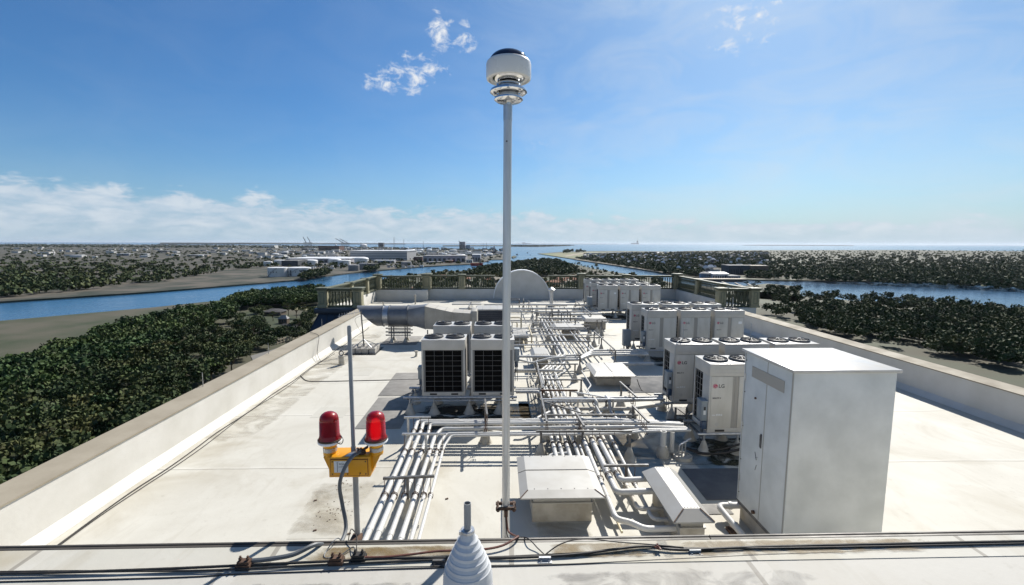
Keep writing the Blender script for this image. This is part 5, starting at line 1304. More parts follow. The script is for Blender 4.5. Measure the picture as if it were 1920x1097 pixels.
land('runway', [tuple(p[:2]) for p in g((1056, 480.0), (1062, 481.2), (1098, 474.8), (1094, 474.3), z=ZL)], SANDM, ZL + .7, ZL - .3)
# promenade wall along the channel
pr_ = g((1075, 487.2), (1100, 491.2), (1150, 498.7), (1200, 506.7), (1245, 514.2))
m = MB()
for a, b in zip(pr_, pr_[1:]):
    a = Vector((a.x + 6, a.y, ZL + .2)); b = Vector((b.x + 6, b.y, ZL + .2)); m.bar(a, b, 9, 1.6)
o = m.build('promenade', SANDM); tag(o, kind='structure')
near_pts = [(-1200, -300), (-640, 100), (-420, 300), (-320, 420)] + [(p.x, p.y) for p in g((498, 557.5), (540, 552.5), (585, 548.5), (640, 540), (690, 532), (740, 522), (800, 513.2), (845, 511), (888, 508.5), (915, 502), (940, 497), (960, 494), (985, 489.6), (1010, 487.2), (1032, 486.6), (1050, 489.5), (1080, 497), (1100, 502), (1130, 508.5), (1160, 513.2), (1190, 517), (1228, 524), (1262, 533))] + [(330, 560), (380, 470), (560, 380), (900, 280), (900, -300)]
land('near_land', near_pts, TOWNM)
land('lawn', [tuple(p[:2]) for p in g((544, 578), (575, 575), (600, 575), (600, 583), (570, 582.5), (548, 581.5), z=ZL)], GRASSM, ZL + .3, ZL - .3)
land('street', [tuple(p[:2]) for p in g((470, 668), (505, 658), (560, 641), (592, 630), (592, 634), (560, 646), (515, 664), (480, 690), z=ZL)], wmat('street_asphalt', (.17, .165, .155), (.13, .125, .12), .05), ZL + .25, ZL - .3)
# low islands and the far shore
def isl(name, pts, h): return land(name, [tuple(p[:2]) for p in g(*pts)], FARM, ZW + h)
isl('island', [(955, 462.6), (1010, 463.0), (1060, 461.6), (1080, 460.0), (1050, 459.6), (1000, 459.6), (955, 459.8)], 9)
isl('island', [(830, 462.0), (900, 461.8), (945, 461.6), (948, 460.2), (880, 460.0), (830, 460.4)], 8)
isl('island', [(1392, 460.4), (1422, 460.6), (1600, 461.2), (1600, 460.2), (1422, 459.4)], 10)
isl('far_shore', [(300, 458.2), (498, 458.0), (650, 458.2), (760, 458.2), (760, 456.4), (498, 455.6), (300, 455.0)], 26)
isl('far_shore', [(960, 457.6), (1080, 457.9), (1160, 457.8), (1160, 457.2), (960, 456.9)], 18)
isl('far_shore', [(700, 457.0), (830, 457.2), (950, 457.3), (950, 456.6), (700, 456.2)], 20)
hp = G(500, 458.0, ZL)
hl = MB(); ns = 40
for i in range(ns):
    u = i / (ns - 1); x = hp.x - 2200 + 3900 * u; h = 34 * math.sin(math.pi * u) ** .7 * (1 + .12 * math.sin(9 * u))
    hl.v += [(x, hp.y, ZL), (x, hp.y + 300, ZL + 20 + h), (x, hp.y + 900, ZL)]
    if i: b_ = 3 * i; hl.f += [(b_ - 3, b_, b_ + 1, b_ - 2), (b_ - 2, b_ + 1, b_ + 2, b_ - 1)]; hl.m += [0, 0]
tag(hl.build('hills', FARM), kind='structure')

# ---------------------------------------------------------------- foliage
def leaf_mat(name, c, c2, scale):
    m = bpy.data.materials.new(name); m.use_nodes = True
    N = NT(m.node_tree); b = N.n['Principled BSDF']; pos = N.node('ShaderNodeNewGeometry').outputs['Position']
    k = N.mix(N.ramp(N.noise(pos, scale, 3), [(.38, 0), (.62, 1)]), (*c, 1), (*c2, 1))
    k = N.mix(N.math('MULTIPLY', N.ramp(N.noise(pos, scale * .45, 2), [(.48, 0), (.62, 1)]), .65), k, (c2[0] * 1.5, c2[1] * 1.15, c2[2] * 1.1, 1))
    k = N.mix(N.math('MULTIPLY', N.ramp(N.noise(pos, scale * .9, 2, .5, 3.0), [(.58, 0), (.66, 1)]), .5), k, (.055, .045, .028, 1))
    N.l.new(k, b.inputs['Base Color']); b.inputs['Roughness'].default_value = .75; b.inputs['Specular IOR Level'].default_value = .2
    return m
LEAF = leaf_mat('dark_foliage', (.020, .038, .012), (.055, .078, .026), .11)
LEAF2 = leaf_mat('olive_foliage', (.035, .052, .016), (.085, .10, .034), .09)
LEAFM = leaf_mat('mangrove_foliage', (.016, .040, .012), (.050, .088, .024), .07)
BARK = pm('bark', (.10, .075, .05), (.06, .045, .03), 2, .9)
def leaf_cloud(trees, per, size, seed):
    """trees: rows of x, y, z, radius, half height -> quads of leaves spread through lumpy crowns"""
    rs = np.random.RandomState(seed)
    T = np.asarray(trees, float); n = len(T)
    lump = rs.normal(size=(n, 5, 3)); lump /= np.linalg.norm(lump, axis=2, keepdims=True); lump[:, :, 2] = np.abs(lump[:, :, 2]) * .8 - .25; lump *= rs.uniform(.35, .75, (n, 5, 1))
    k = rs.randint(0, 5, (n, per))
    c = np.take_along_axis(lump, k[:, :, None].repeat(3, 2), 1)
    d = rs.normal(size=(n, per, 3)); d /= np.linalg.norm(d, axis=2, keepdims=True)
    p = c + d * (rs.uniform(.25, 1, (n, per, 1)) ** .5) * .48
    p[:, :, 0] *= T[:, 3:4]; p[:, :, 1] *= T[:, 3:4]; p[:, :, 2] *= T[:, 4:5]
    p += T[:, None, :3]
    p = p.reshape(-1, 3); m = len(p)
    a = rs.normal(size=(m, 3)); a /= np.linalg.norm(a, axis=1, keepdims=True)
    b = np.cross(a, rs.normal(size=(m, 3))); b /= np.linalg.norm(b, axis=1, keepdims=True)
    sz = (size * T[:, 3]).repeat(per)[:, None] * rs.uniform(.6, 1.3, (m, 1))
    v = np.stack([p - a * sz - b * sz * .7, p + a * sz * .9 - b * sz * .8, p + a * sz + b * sz * .7, p - a * sz * .8 + b * sz * .9], 1).reshape(-1, 3)
    return v
def quads_obj(name, v, mat, parent=None):
    me = bpy.data.meshes.new(name); nv = len(v); nf = nv // 4
    off = np.array(wloc(parent)) if parent is not None else np.zeros(3)
    me.vertices.add(nv); me.vertices.foreach_set('co', (v - off).astype(np.float32).ravel())
    me.loops.add(nv); me.loops.foreach_set('vertex_index', np.arange(nv, dtype=np.int32))
    me.polygons.add(nf); me.polygons.foreach_set('loop_start', np.arange(0, nv, 4, dtype=np.int32))
    me.update(calc_edges=True); me.materials.append(mat)
    o = bpy.data.objects.new(name, me); COL.objects.link(o)
    if parent is not None: o.parent = parent
    return o
def inpoly(x, y, poly):
    c = False; j = len(poly) - 1
    for i in range(len(poly)):
        xi, yi = poly[i]; xj, yj = poly[j]
        if (yi > y) != (yj > y) and x < (xj - xi) * (y - yi) / (yj - yi) + xi: c = not c
        j = i
    return c
def scatter(poly, n, seed, keep=None):
    r = random.Random(seed); xs = [p[0] for p in poly]; ys = [p[1] for p in poly]; out = []
    tries = 0
    while len(out) < n and tries < n * 60:
        tries += 1; x = r.uniform(min(xs), max(xs)); y = r.uniform(min(ys), max(ys))
        if inpoly(x, y, poly) and (keep is None or keep(x, y, r)): out.append((x, y))
    return out, r
def forest(lab, poly, n, seed, rr, hh, per, size, mat, name='forest', keep=None):
    pts, r = scatter(poly, n, seed, keep); T = []
    for x, y in pts:
        q = G(x, y, ZL); ra = r.uniform(*rr); h = r.uniform(*hh); T.append((q.x, q.y, ZL + h * .62, ra, h * .55))
    o = quads_obj(name, leaf_cloud(T, per, size, seed), mat); tag(o, lab, 'trees', kind='stuff'); return o
clear = [(1316, 1400, 505, 526), (1100, 1168, 472, 477.5)]
def keep_town(x, y, r):
    for a, b, c, d in clear:
        if a < x < b and c < y < d: return False
    nn = math.sin(x * .045 + 2 * math.sin(y * .35)) + math.sin(x * .11 + y * .7)
    return r.random() < (.98 if nn > -.6 else .42)
forest('dark tree cover of the town across the channel', [(1078, 485.4), (1150, 496.5), (1200, 504.5), (1250, 513), (1300, 518), (1440, 522), (1440, 471.5), (1300, 472.5), (1256, 474.2), (1190, 473.6), (1150, 477), (1105, 481.5)], 6800, 11, (3.2, 7.5), (5, 11), 20, .27, LEAF, keep=keep_town)
forest('tree cover of the town beyond the right edge', [(1440, 524), (1925, 545), (1925, 470), (1440, 471.5)], 3600, 12, (4, 8), (6, 12), 20, .27, LEAF)
forest('dark wood on the near peninsula behind the gable', [(900, 507), (940, 498.5), (960, 495.5), (985, 491.5), (1010, 489), (1032, 488.4), (1046, 491), (1060, 497), (1075, 503), (1085, 513), (1060, 519), (960, 519), (880, 519)], 800, 13, (5, 9), (8, 14), 60, .19, LEAF)
forest('trees of the near quarter beyond the balustrade', [(700, 533), (745, 524.5), (800, 516), (880, 511), (960, 514), (1060, 512), (1120, 510), (1160, 516), (1190, 520), (1240, 531), (1260, 560), (960, 560), (700, 560)], 460, 14, (4, 8), (7, 12), 70, .17, LEAF2)
forest('green mangrove belt along the near river bank', [(440, 568), (498, 560), (545, 555.2), (590, 551), (606, 551), (606, 574), (575, 574.5), (540, 578), (498, 577), (440, 582)], 420, 15, (4.2, 7.5), (9, 13), 260, .10, LEAFM)
forest('dark quarter of trees below the left parapet', [(440, 600), (498, 578), (540, 579), (548, 583), (575, 584), (604, 584), (604, 640), (560, 640), (498, 660), (440, 690)], 75, 23, (3.0, 5.5), (5, 9), 330, .085, LEAF, keep=lambda x, y, r: not (500 < x < 555 and 580 < y < 632))
forest('trees on the ground left of the roof', [(0, 800), (250, 690), (440, 600), (440, 690), (250, 860), (0, 1090)], 260, 24, (4, 7), (7, 12), 300, .085, LEAF)
forest('trees on the ground right of the marina', [(1440, 545), (1925, 590), (1925, 700), (1600, 640), (1440, 600)], 420, 25, (4, 8), (7, 12), 220, .10, LEAF)
forest('river bank growth left of the roof', [(0, 720), (250, 620), (440, 572), (440, 600), (250, 690), (0, 800)], 420, 16, (5, 8), (8, 13), 260, .09, LEAFM)
forest('dark shrubs at the water edge between the white tanks', [(563, 524), (580, 517), (602, 513.5), (617, 512.5), (614, 518), (592, 522), (572, 526.5)], 130, 17, (4, 8), (8, 13), 80, .17, LEAF)
forest('dark growth below the last grey tank', [(690, 503), (702, 502), (712, 507.5), (695, 511), (686, 510)], 46, 18, (5, 8), (9, 14), 80, .17, LEAF)
forest('scattered scrub across the port ground', [(0, 560), (300, 530), (498, 500), (650, 506), (760, 503), (900, 494), (946, 485), (946, 471), (760, 469), (650, 466), (498, 462), (300, 460), (0, 459)], 2100, 19, (3.5, 9), (5, 10), 20, .27, LEAF,
       keep=lambda x, y, r: r.random() < (.9 if math.sin(x * .07 + y) > .1 or y < 478 else .25))
forest('dark tree belt at the far end of the port', [(0, 464), (300, 465), (650, 466), (830, 469.5), (930, 471.5), (930, 469.2), (830, 468.4), (660, 463.6), (498, 459.2), (0, 457.2)], 1300, 26, (8, 20), (9, 16), 18, .28, LEAF)
forest('bushes along the airfield end', [(1056, 476.4), (1062, 472.6), (1080, 473.2), (1098, 472.4), (1100, 473.4), (1070, 475)], 30, 20, (9, 16), (14, 26), 40, .22, LEAF)
isl_pts = [(958, 461.6), (1010, 461.8), (1060, 460.8), (1076, 460.1), (1010, 460.2), (958, 460.3)]
pts, r_ = scatter(isl_pts, 260, 21); T = []
for x, y in pts:
    q = G(x, y, ZW + 9); T.append((q.x, q.y, ZW + 14, r_.uniform(18, 40), r_.uniform(8, 16)))
tag(quads_obj('forest', leaf_cloud(T, 14, .3, 21), LEAF), 'low scrub on the dark island right of the silver pole', 'trees', kind='stuff')

# single trees one can tell apart
def tree_proto(name, seed, leafm, per=420, lean=.25):
    r = random.Random(seed); t = thing(name, 'x', 'tree', (0, 0, 0))
    tr = MB(); top = Vector((r.uniform(-.4, .4), r.uniform(-.4, .4), 4.2))
    tr.tube(smooth([(0, 0, -.3), (.1, .05, 2), top]), [.32 - .018 * i for i in range(13)], 7)
    cl = []
    for i in range(7):
        a = 6.28 * i / 7 + r.uniform(-.4, .4); l = r.uniform(1.8, 3.2); e = top + Vector((l * math.cos(a), l * math.sin(a), r.uniform(1.0, 3.4)))
        tr.tube([top - Vector((0, 0, r.uniform(0, 1.4))), top.lerp(e, .5) + Vector((0, 0, .3)), e], [.16, .11, .04], 5); cl.append((e.x, e.y, e.z, r.uniform(1.2, 2.1), r.uniform(.9, 1.6)))
    cl.append((top.x, top.y, top.z + 3.2, 1.7, 1.5))
    tr.build('trunk', BARK, t)
    quads_obj('crown', leaf_cloud(cl, per // 8 * 2, .16, seed), leafm, t)
    return t
def palm_proto(seed):
    r = random.Random(seed); t = thing('palm_tree', 'x', 'palm tree', (0, 0, 0)); hgt = 9.0
    MB().tube(smooth([(0, 0, -.3), (.15, .1, 4), (.1, .3, hgt)]), [.26 - .008 * i for i in range(13)], 6).build('trunk', BARK, t)
    m = MB()
    for k in range(26):
        a = 2.4 * k; up = r.uniform(-.5, 1.0); L = r.uniform(2.2, 3.0); d = Vector((math.cos(a), math.sin(a), 0)); s = Vector((-d.y, d.x, 0))
        P = [Vector((.1, .3, hgt)) + d * L * u + Vector((0, 0, up * L * u - 1.0 * L * u * u)) for u in (0, .35, .7, 1.0)]
        for i, (wa, wb) in enumerate(((.12, .5), (.5, .42), (.42, .04))):
            m.add([P[i] - s * wa - Vector((0, 0, wa * .5)), P[i] + s * wa - Vector((0, 0, wa * .5)), P[i + 1] + s * wb - Vector((0, 0, wb * .5)), P[i + 1] - s * wb - Vector((0, 0, wb * .5))], [(0, 1, 2, 3)])
    m.build('crown', LEAF, t)
    return t
TP = [tree_proto('broadleaf_tree', 31, LEAF), tree_proto('broadleaf_tree', 32, LEAF2), tree_proto('broadleaf_tree', 33, LEAFM)]
PP = palm_proto(41); usedp = set()
def plant(proto, px, py, s, label, group, z=ZL):
    q = G(px, py, z)
    o = proto if id(proto) not in usedp else copy_tree(proto)
    usedp.add(id(proto)); o.location = (q.x, q.y, z); o.scale = (s, s, s); o.rotation_euler.z = rnd.uniform(0, 6.28)
    o['label'] = label; o['group'] = group; return o
for i, (px, py) in enumerate(((1078, 499), (1083, 500.5), (1086, 503), (1090, 502), (1094, 505), (1097, 504), (1102, 506), (1105, 508.5), (1110, 507), (1112, 510.5), (1118, 509), (1121, 512), (1126, 513), (1131, 512.5), (1029, 489.5), (1021, 490.5), (1040, 491.5))):
    big = px in (1086, 1118)
    plant(PP, px, py, rnd.uniform(1.5, 1.9) if big else rnd.uniform(.9, 1.4), ('tall palm standing above the palm row beside the channel' if big else 'palm at the tip of the wooded peninsula' if px < 1045 else 'small palm in the row along the channel bank'), 'palms along the near side of the channel')
LT = [((512, 602), .9, 'yellowish tree left of the lamp post below the left parapet', 1), ((541, 592), 1.2, 'round olive tree behind the flat grey house', 1), ((556, 596), 1.3, 'wide dark tree between the house and the mansard roof', 0), ((571, 589), 1.0, 'pale olive tree nearest the left mansard roof', 1),
      ((560, 622), 1.1, 'dark tree at the end of the wooden fence', 0), ((575, 615), 1.0, 'dark tree beside the mansard drum', 0), ((548, 632), .8, 'small tree in front of the wooden fence', 2), ((520, 636), .9, 'bushy green tree left of the wooden fence', 1), ((503, 640), 1.1, 'bright green tree at the left edge of the photo', 2),
      ((506, 588), .8, 'low tree before the dark gabled house', 0), ((530, 640), .6, 'low green bush tree near the street', 2), ((586, 600), .9, 'shaded tree partly behind the mansard drum', 0),
      ((505, 652), .7, 'small tree beside the street below the parapet', 2), ((534, 583), .9, 'tree at the edge of the lawn', 2)]
for i, ((px, py), s, lab, k) in enumerate(LT): plant(TP[k], px, py, s, lab, 'trees below the left parapet')
r5 = random.Random(77)
pts, _ = scatter([(0, 980), (250, 830), (480, 668), (498, 640), (480, 600), (250, 690), (0, 800)], 60, 78)
for px, py in pts: plant(TP[r5.randrange(3)], px, py, r5.uniform(.8, 1.4), 'tree on the ground left of the roof', 'trees left of the roof')

# ---------------------------------------------------------------- buildings
WALLS = {k: pm('wall_' + k, c, c2, 1.5, .7) for k, c, c2 in (
    ('white', (.60, .59, .57), (.48, .47, .45)), ('grey', (.30, .30, .31), (.22, .22, .23)), ('lilac', (.36, .35, .38), (.28, .275, .30)), ('dark', (.07, .075, .085), (.045, .05, .055)),
    ('tan', (.36, .30, .22), (.27, .22, .16)), ('red', (.42, .045, .025), (.30, .035, .02)), ('blue', (.20, .28, .36), (.15, .21, .28)), ('navy', (.055, .065, .085), (.04, .048, .062)), ('rust', (.13, .06, .045), (.07, .04, .035)), ('brown', (.12, .085, .06), (.08, .06, .04)))}
ROOFS = {'white': pm('white_metal_roof', (.66, .66, .66), (.56, .56, .56), .2, .5), 'orange': pm('orange_tile_roof', (.34, .135, .07), (.24, .095, .05), .4, .8), 'dark': pm('dark_shingle_roof', (.045, .042, .042), (.03, .028, .028), .5, .8), 'grey': pm('grey_roof', (.26, .255, .25), (.19, .185, .18), .3, .8), 'tan': pm('tan_roof', (.42, .36, .28), (.33, .28, .21), .3, .8)}
GLASS = pm('dark_window_glass', (.03, .04, .05), None, rough=.15)

def block(name, lab, cat, x0, x1, yb, yt, wall, roof='grey', depth=None, group=None, stripes=0, doors=0, gable=0.0, z=ZL):
    """building whose front foot runs from (x0, yb) to (x1, yb) in the photograph, with its eaves at yt"""
    a = G(x0, yb, z); b = G(x1, yb, z); zt = V((x0 + x1) / 2, yt, (a.y + b.y) / 2).z; h = max(zt - z, 2.0)
    w = b.x - a.x; dp = depth or w * .5; ym = (a.y + b.y) / 2
    t = thing(name, lab, cat, ((a.x + b.x) / 2, ym, z), group)
    MB().box(a.x, b.x, ym, ym + dp, z - 1, z + h).build('wall', WALLS[wall], t)
    if gable:
        MB().prism([(ym - .03 * dp, z + h), (ym + dp * 1.03, z + h), (ym + dp / 2, z + h + gable * h)], a.x - .02 * w, b.x + .02 * w, 'x').build('roof', ROOFS[roof], t)
    else:
        MB().box(a.x - .01 * w, b.x + .01 * w, ym - .01 * dp, ym + dp * 1.01, z + h + .02, z + h * 1.04 + .3).build('roof', ROOFS[roof], t)
    if stripes:
        s = MB()
        for i in range(stripes): s.box(a.x + .004 * w, b.x - .004 * w, ym - .35, ym - .02, z + h * (i + .25) / stripes, z + h * (i + .62) / stripes)
        s.build('wall_band', WALLS['white'], t)
    for i in range(doors):
        xx = a.x + w * (i + .5) / doors; MB().box(xx - w / doors * .28, xx + w / doors * .28, ym - .25, ym - .02, z + h * .12, z + h * .62).build('window', GLASS, t)
    return t
block('warehouse', 'huge grey warehouse with pale horizontal bands in the port', 'warehouse', 656, 764, 488.5, 471.2, 'grey', 'white', 170, None, 4)
block('warehouse', 'long low white-roofed warehouse behind the white tanks', 'warehouse', 536, 656, 493, 485, 'lilac', 'white', 160, None, 0, 12)
block('warehouse', 'dark grey windowless shed between two white tanks', 'warehouse', 528, 559, 499, 489, 'dark', 'grey', 60)
block('warehouse', 'long lilac-grey shed at the far river bank', 'warehouse', 793, 873, 491.8, 480, 'lilac', 'grey', 90, None, 0, 9)
block('warehouse', 'tall silver shed beside the red ship', 'warehouse', 885, 901, 491, 478, 'lilac', 'white', 70, None, 0, 3)
block('shed', 'thin white roofed quay shed before the lilac shed', 'shed', 803, 827, 493, 491, 'lilac', 'white', 14)
block('shed', 'pale low sheds right of the grey tanks', 'shed', 700, 739, 493.5, 488.5, 'lilac', 'white', 30, None, 0, 6)
block('shed', 'dark red shed on the quay', 'shed', 835, 848, 493, 488.5, 'red', 'grey', 24)
block('shed', 'small white quay house left of the red ship', 'shed', 874, 886, 493, 487, 'white', 'grey', 24, None, 0, 3)
block('shed', 'rusty brown yard shed in the middle of the port', 'shed', 776, 792, 489, 482, 'rust', 'grey', 40)
block('building', 'far white block at the left edge of the photo', 'building', 490, 516, 465, 460, 'white', 'white', 90)
block('building', 'dark far block on the port skyline', 'building', 709, 718.5, 465, 455.6, 'dark', 'dark', 70, None, 0, 4)
block('silo', 'tall blue-grey silo building left of the silver pole', 'silo', 861, 872, 469, 454, 'lilac', 'grey', 60, None, 0, 3)
block('silo', 'lower blue-grey silo right of the tall silo', 'silo', 873, 882, 469, 460, 'blue', 'grey', 50)
block('container_stack', 'dark reddish stacks of containers below the cranes', 'containers', 596, 637, 470, 461.5, 'rust', 'dark', 120, None, 0, 14)
r6 = random.Random(55)
pal = ['white', 'white', 'white', 'grey', 'lilac', 'tan', 'dark', 'white', 'white']
for i in range(285):                                     # the many small sheds of the port
    x = r6.uniform(480, 948) if i < 225 else r6.uniform(0, 480); y = r6.uniform(464.5, 484 if x < 650 else 480)
    if 640 < x < 775 and y > 469: y = r6.uniform(464.5, 469)
    w = r6.uniform(4, 17) * (y - 452) / 18; h = r6.uniform(1.1, 2.8) * (y - 450) / 18; k = r6.choice(pal)
    block('shed', 'small far shed of the port beyond the river', 'shed', x, x + w, y, y - h, k, r6.choice(['white', 'white', 'grey', 'tan']), None, 'small sheds of the port')
for i in range(70):
    x = r6.uniform(575, 790); y = r6.uniform(497.0, 505) - (x - 575) * .016; w = r6.uniform(3, 9); k = r6.choice(pal)
    block('yard_hut', 'low yard hut on the near port bank', 'hut', x, x + w, y, y - r6.uniform(1.5, 3), k, r6.choice(['white', 'grey', 'tan']), None, 'yard huts on the port bank')

TANKW = pm('white_tank_paint', (.66, .655, .64), (.56, .55, .53), .06, .5); TANKG = pm('grey_tank_paint', (.24, .24, .245), (.18, .18, .185), .06, .6); TANKD = pm('dark_tank_paint', (.10, .10, .10), (.06, .055, .05), .08, .7)
def tank(lab, cx, yb, w, h, mat=TANKW, dome=.18, art=0, group='storage tanks of the port'):
    c = G(cx, yb, ZL); mpp = (G(cx + 1, yb, ZL) - c).length; r = w * mpp / 2; H = h * mpp * 1.02
    t = thing('storage_tank', lab, 'storage tank', (c.x, c.y + r, ZL), group); cc = (c.x, c.y + r, ZL)
    MB().lathe([(r, -1), (r, H)], cc, 32).build('shell', mat, t)
    k = 8; pr = [(r * 1.006, H - .012 * r)] + [(r * math.cos(math.pi / 2 * i / k) * 1.0, H + dome * r * math.sin(math.pi / 2 * i / k)) for i in range(k)] + [(0, H + dome * r)]
    MB().lathe(pr, cc, 32).build('roof', mat if mat is not TANKW else ROOFS['white'], t)
    st = MB()
    for i in range(24):
        a = -2.4 + i * .05; st.bar((c.x + (r + .5) * math.cos(a), cc[1] + (r + .5) * math.sin(a), ZL + H * i / 24), (c.x + (r + .5) * math.cos(a + .05), cc[1] + (r + .5) * math.sin(a + .05), ZL + H * (i + 1) / 24), .9, .5)
    st.build('stairway', WALLS['grey'], t)
    if art:                                              # painted wading birds
        m = MB(); r_ = random.Random(art)
        def P(ang_, z): return Vector((c.x + (r + .12) * math.sin(ang_), cc[1] - (r + .12) * math.cos(ang_), ZL + z))
        for a0, s, kind in ((-.62, .55, 0), (-.3, .5, 0), (.02, .6, 0), (.30, .5, 0)) if art == 1 else ((-.36, 1.0, 1), (.55, .8, 2), (.1, .45, 0), (-.75, .4, 0)):
            z0 = H * (.52 if kind == 0 else .30 if kind == 1 else .62)
            if kind == 1: path = [(-.02, -.22), (.0, .0), (-.05, .2), (.02, .32), (-.02, .42)]
            elif kind == 2: path = [(-.16, .12), (-.04, -.03), (.0, .02), (.06, .0), (.14, .15)]
            else: path = [(-.04, -.1), (.0, .0), (.04, .16)]
            q = [P(a0 + u * s, z0 + v * s * H) for u, v in path]; m.tube(smooth(q, 4), .05 * H * (1.3 if kind else .7), 5)
            if kind == 1: m.tube([P(a0 - .02, z0 - .05 * H), P(a0 + .08, z0 - .2 * H)], [.14 * H, .03 * H], 6)
        m.build('painted_birds', WALLS['dark'], t)
TL = [('white tank painted with small birds at the left edge', 513, 519.5, 36, 17, TANKW, .05, 1), ('wide white tank painted with a standing bird on the river bank', 552.5, 518.5, 43, 15.8, TANKW, .05, 2), ('small white tank cut by the left edge of the photo', 499, 499, 16, 8.4, TANKW, .06, 0),
      ('white tank with a shallow cone roof behind the painted tanks', 520, 497, 20, 8.6, TANKW, .12, 0), ('domed white tank right of the dark shed', 576, 497, 28, 8.2, TANKW, .16, 0), ('domed white tank behind the one beside the warehouse', 624, 495, 24, 8, TANKW, .2, 0),
      ('flat white tank before the long warehouse', 641, 498, 25, 9.3, TANKW, .08, 0), ('domed white tank in front of the banded warehouse', 674, 493.5, 27, 8.4, TANKW, .22, 0), ('squat grey tank near the river bank', 660.5, 508, 20.5, 10.5, TANKG, .08, 0),
      ('tall grey tank right of the squat grey tank', 678.5, 506, 16.5, 12, TANKG, .05, 0), ('rusty dark tank above the bank growth', 695.5, 508, 19, 13, TANKD, .06, 0), ('domed tank right of the banded warehouse', 768, 476, 19, 7.4, TANKW, .18, 0),
      ('second domed tank right of the banded warehouse', 786.5, 473.5, 12.5, 5.2, TANKW, .22, 0), ('third, smallest domed tank right of the banded warehouse', 804, 473, 10.5, 5, TANKW, .24, 0), ('far round-domed gas tank on the skyline', 680, 465, 13.5, 5.2, TANKW, .4, 0),
      ('low white dome behind the lilac shed', 841, 482.2, 13, 3, TANKW, .25, 0), ('wide low white tank behind the lilac shed', 863, 482, 18, 4, TANKW, .16, 0), ('pale flat tank on the near port bank', 760, 499.5, 20, 8, TANKG, .04, 0),
      ('white tank behind the silos', 849, 472, 14, 3, TANKW, .12, 0), ('far white dome below the skyline cranes', 629, 460.5, 4, 1.8, TANKW, .5, 0)]
for a in TL: tank(*a)

for i in range(30):
    x = r6.uniform(500, 935); y = r6.uniform(467, 483)
    if 640 < x < 775 and y > 468: y = r6.uniform(465, 468)
    tank('small white storage tank among the far port sheds', x, y, r6.uniform(5, 11) * (y - 452) / 22, r6.uniform(2.2, 4.2) * (y - 452) / 22, TANKW, .2, 0, 'small white tanks of the far port')
# cranes, pylon, ships
STEEL = pm('pale_crane_steel', (.16, .175, .20), (.11, .125, .14), .05, .5)
def crane(lab, px, yb, top, lean, w=5.5):
    c = G(px, yb, ZL); mpp = (G(px + 1, yb, ZL) - c).length; t = thing('harbour_crane', lab, 'crane', (c.x, c.y, ZL), 'harbour cranes'); k = mpp
    hb = (yb - top) * k; wd = w * k; m = MB(); lx = c.x; ly = c.y
    for sx in (-.5, .5):
        for sy in (0, 1.0): m.bar((lx + sx * wd, ly + sy * wd, ZL), (lx + sx * wd * .8, ly + sy * wd, ZL + hb * .55), .6 * k, .6 * k)
    for z in (.22, .55): m.bar((lx - wd * .5, ly, ZL + hb * z), (lx + wd * .5, ly, ZL + hb * z), .4 * k, .4 * k)
    m.build('portal', STEEL, t)
    b = MB(); b.bar((lx + wd * .5, ly, ZL + hb * .5), (lx - lean * k, ly, ZL + hb), .9 * k, 1.1 * k); b.bar((lx, ly, ZL + hb * .55), (lx, ly, ZL + hb * .80), .4 * k, .4 * k); b.bar((lx, ly, ZL + hb * .8), (lx - lean * k * .8, ly, ZL + hb * .88), .2 * k, .2 * k); b.bar((lx - wd * .7, ly, ZL + hb * .55), (lx + wd * 1.2, ly, ZL + hb * .55), .5 * k, .5 * k)
    b.build('boom', STEEL, t)
crane('grey harbour crane with raised boom, left of the left pair', 573, 468, 442.5, 4, 5); crane('grey harbour crane with raised boom, right of the left pair', 581, 468, 442.5, 4, 5)
crane('white harbour crane of the right pair, longest slanted boom', 643, 465.5, 446, 14, 5); crane('white harbour crane of the right pair, nearer the warehouse', 651, 465.5, 446.5, 14, 5)
crane('small ship-loading crane on top of the tall silo', 866, 469, 451.5, 6, 3)
def pylon(lab, px, yb, top, w, name='lattice_tower', cat='tower'):
    c = G(px, yb, ZL); mpp = (G(px + 1, yb, ZL) - c).length; h = (yb - top) * mpp; W_ = w * mpp; m = MB(); n = 7
    for s in (-.5, .5): m.bar((c.x + s * W_, c.y, ZL), (c.x + s * W_ * .7, c.y, ZL + h), .3 * mpp, .3 * mpp)
    for i in range(n):
        a = i / n; b = (i + 1) / n; m.bar((c.x - W_ * .5 * (1 - .3 * a), c.y, ZL + h * a), (c.x + W_ * .5 * (1 - .3 * b), c.y, ZL + h * b), .15 * mpp, .15 * mpp); m.bar((c.x - W_ * .5 * (1 - .3 * b), c.y, ZL + h * b), (c.x + W_ * .5 * (1 - .3 * b), c.y, ZL + h * b), .2 * mpp, .2 * mpp)
    tag(m.build(name, STEEL), lab, cat)
pylon('tall lattice tower behind the banded warehouse', 739.5, 469, 444.8, 2.6)
for px, top in ((757.5, 448), (794, 452), (906, 456), (912, 455), (950, 467)): pylon('thin far mast on the port skyline', px, 468.5, top, .35, 'mast', 'mast')
for o in [x for x in COL.objects if x.name.startswith('mast') and x.parent is None]: o['group'] = 'thin masts of the port'
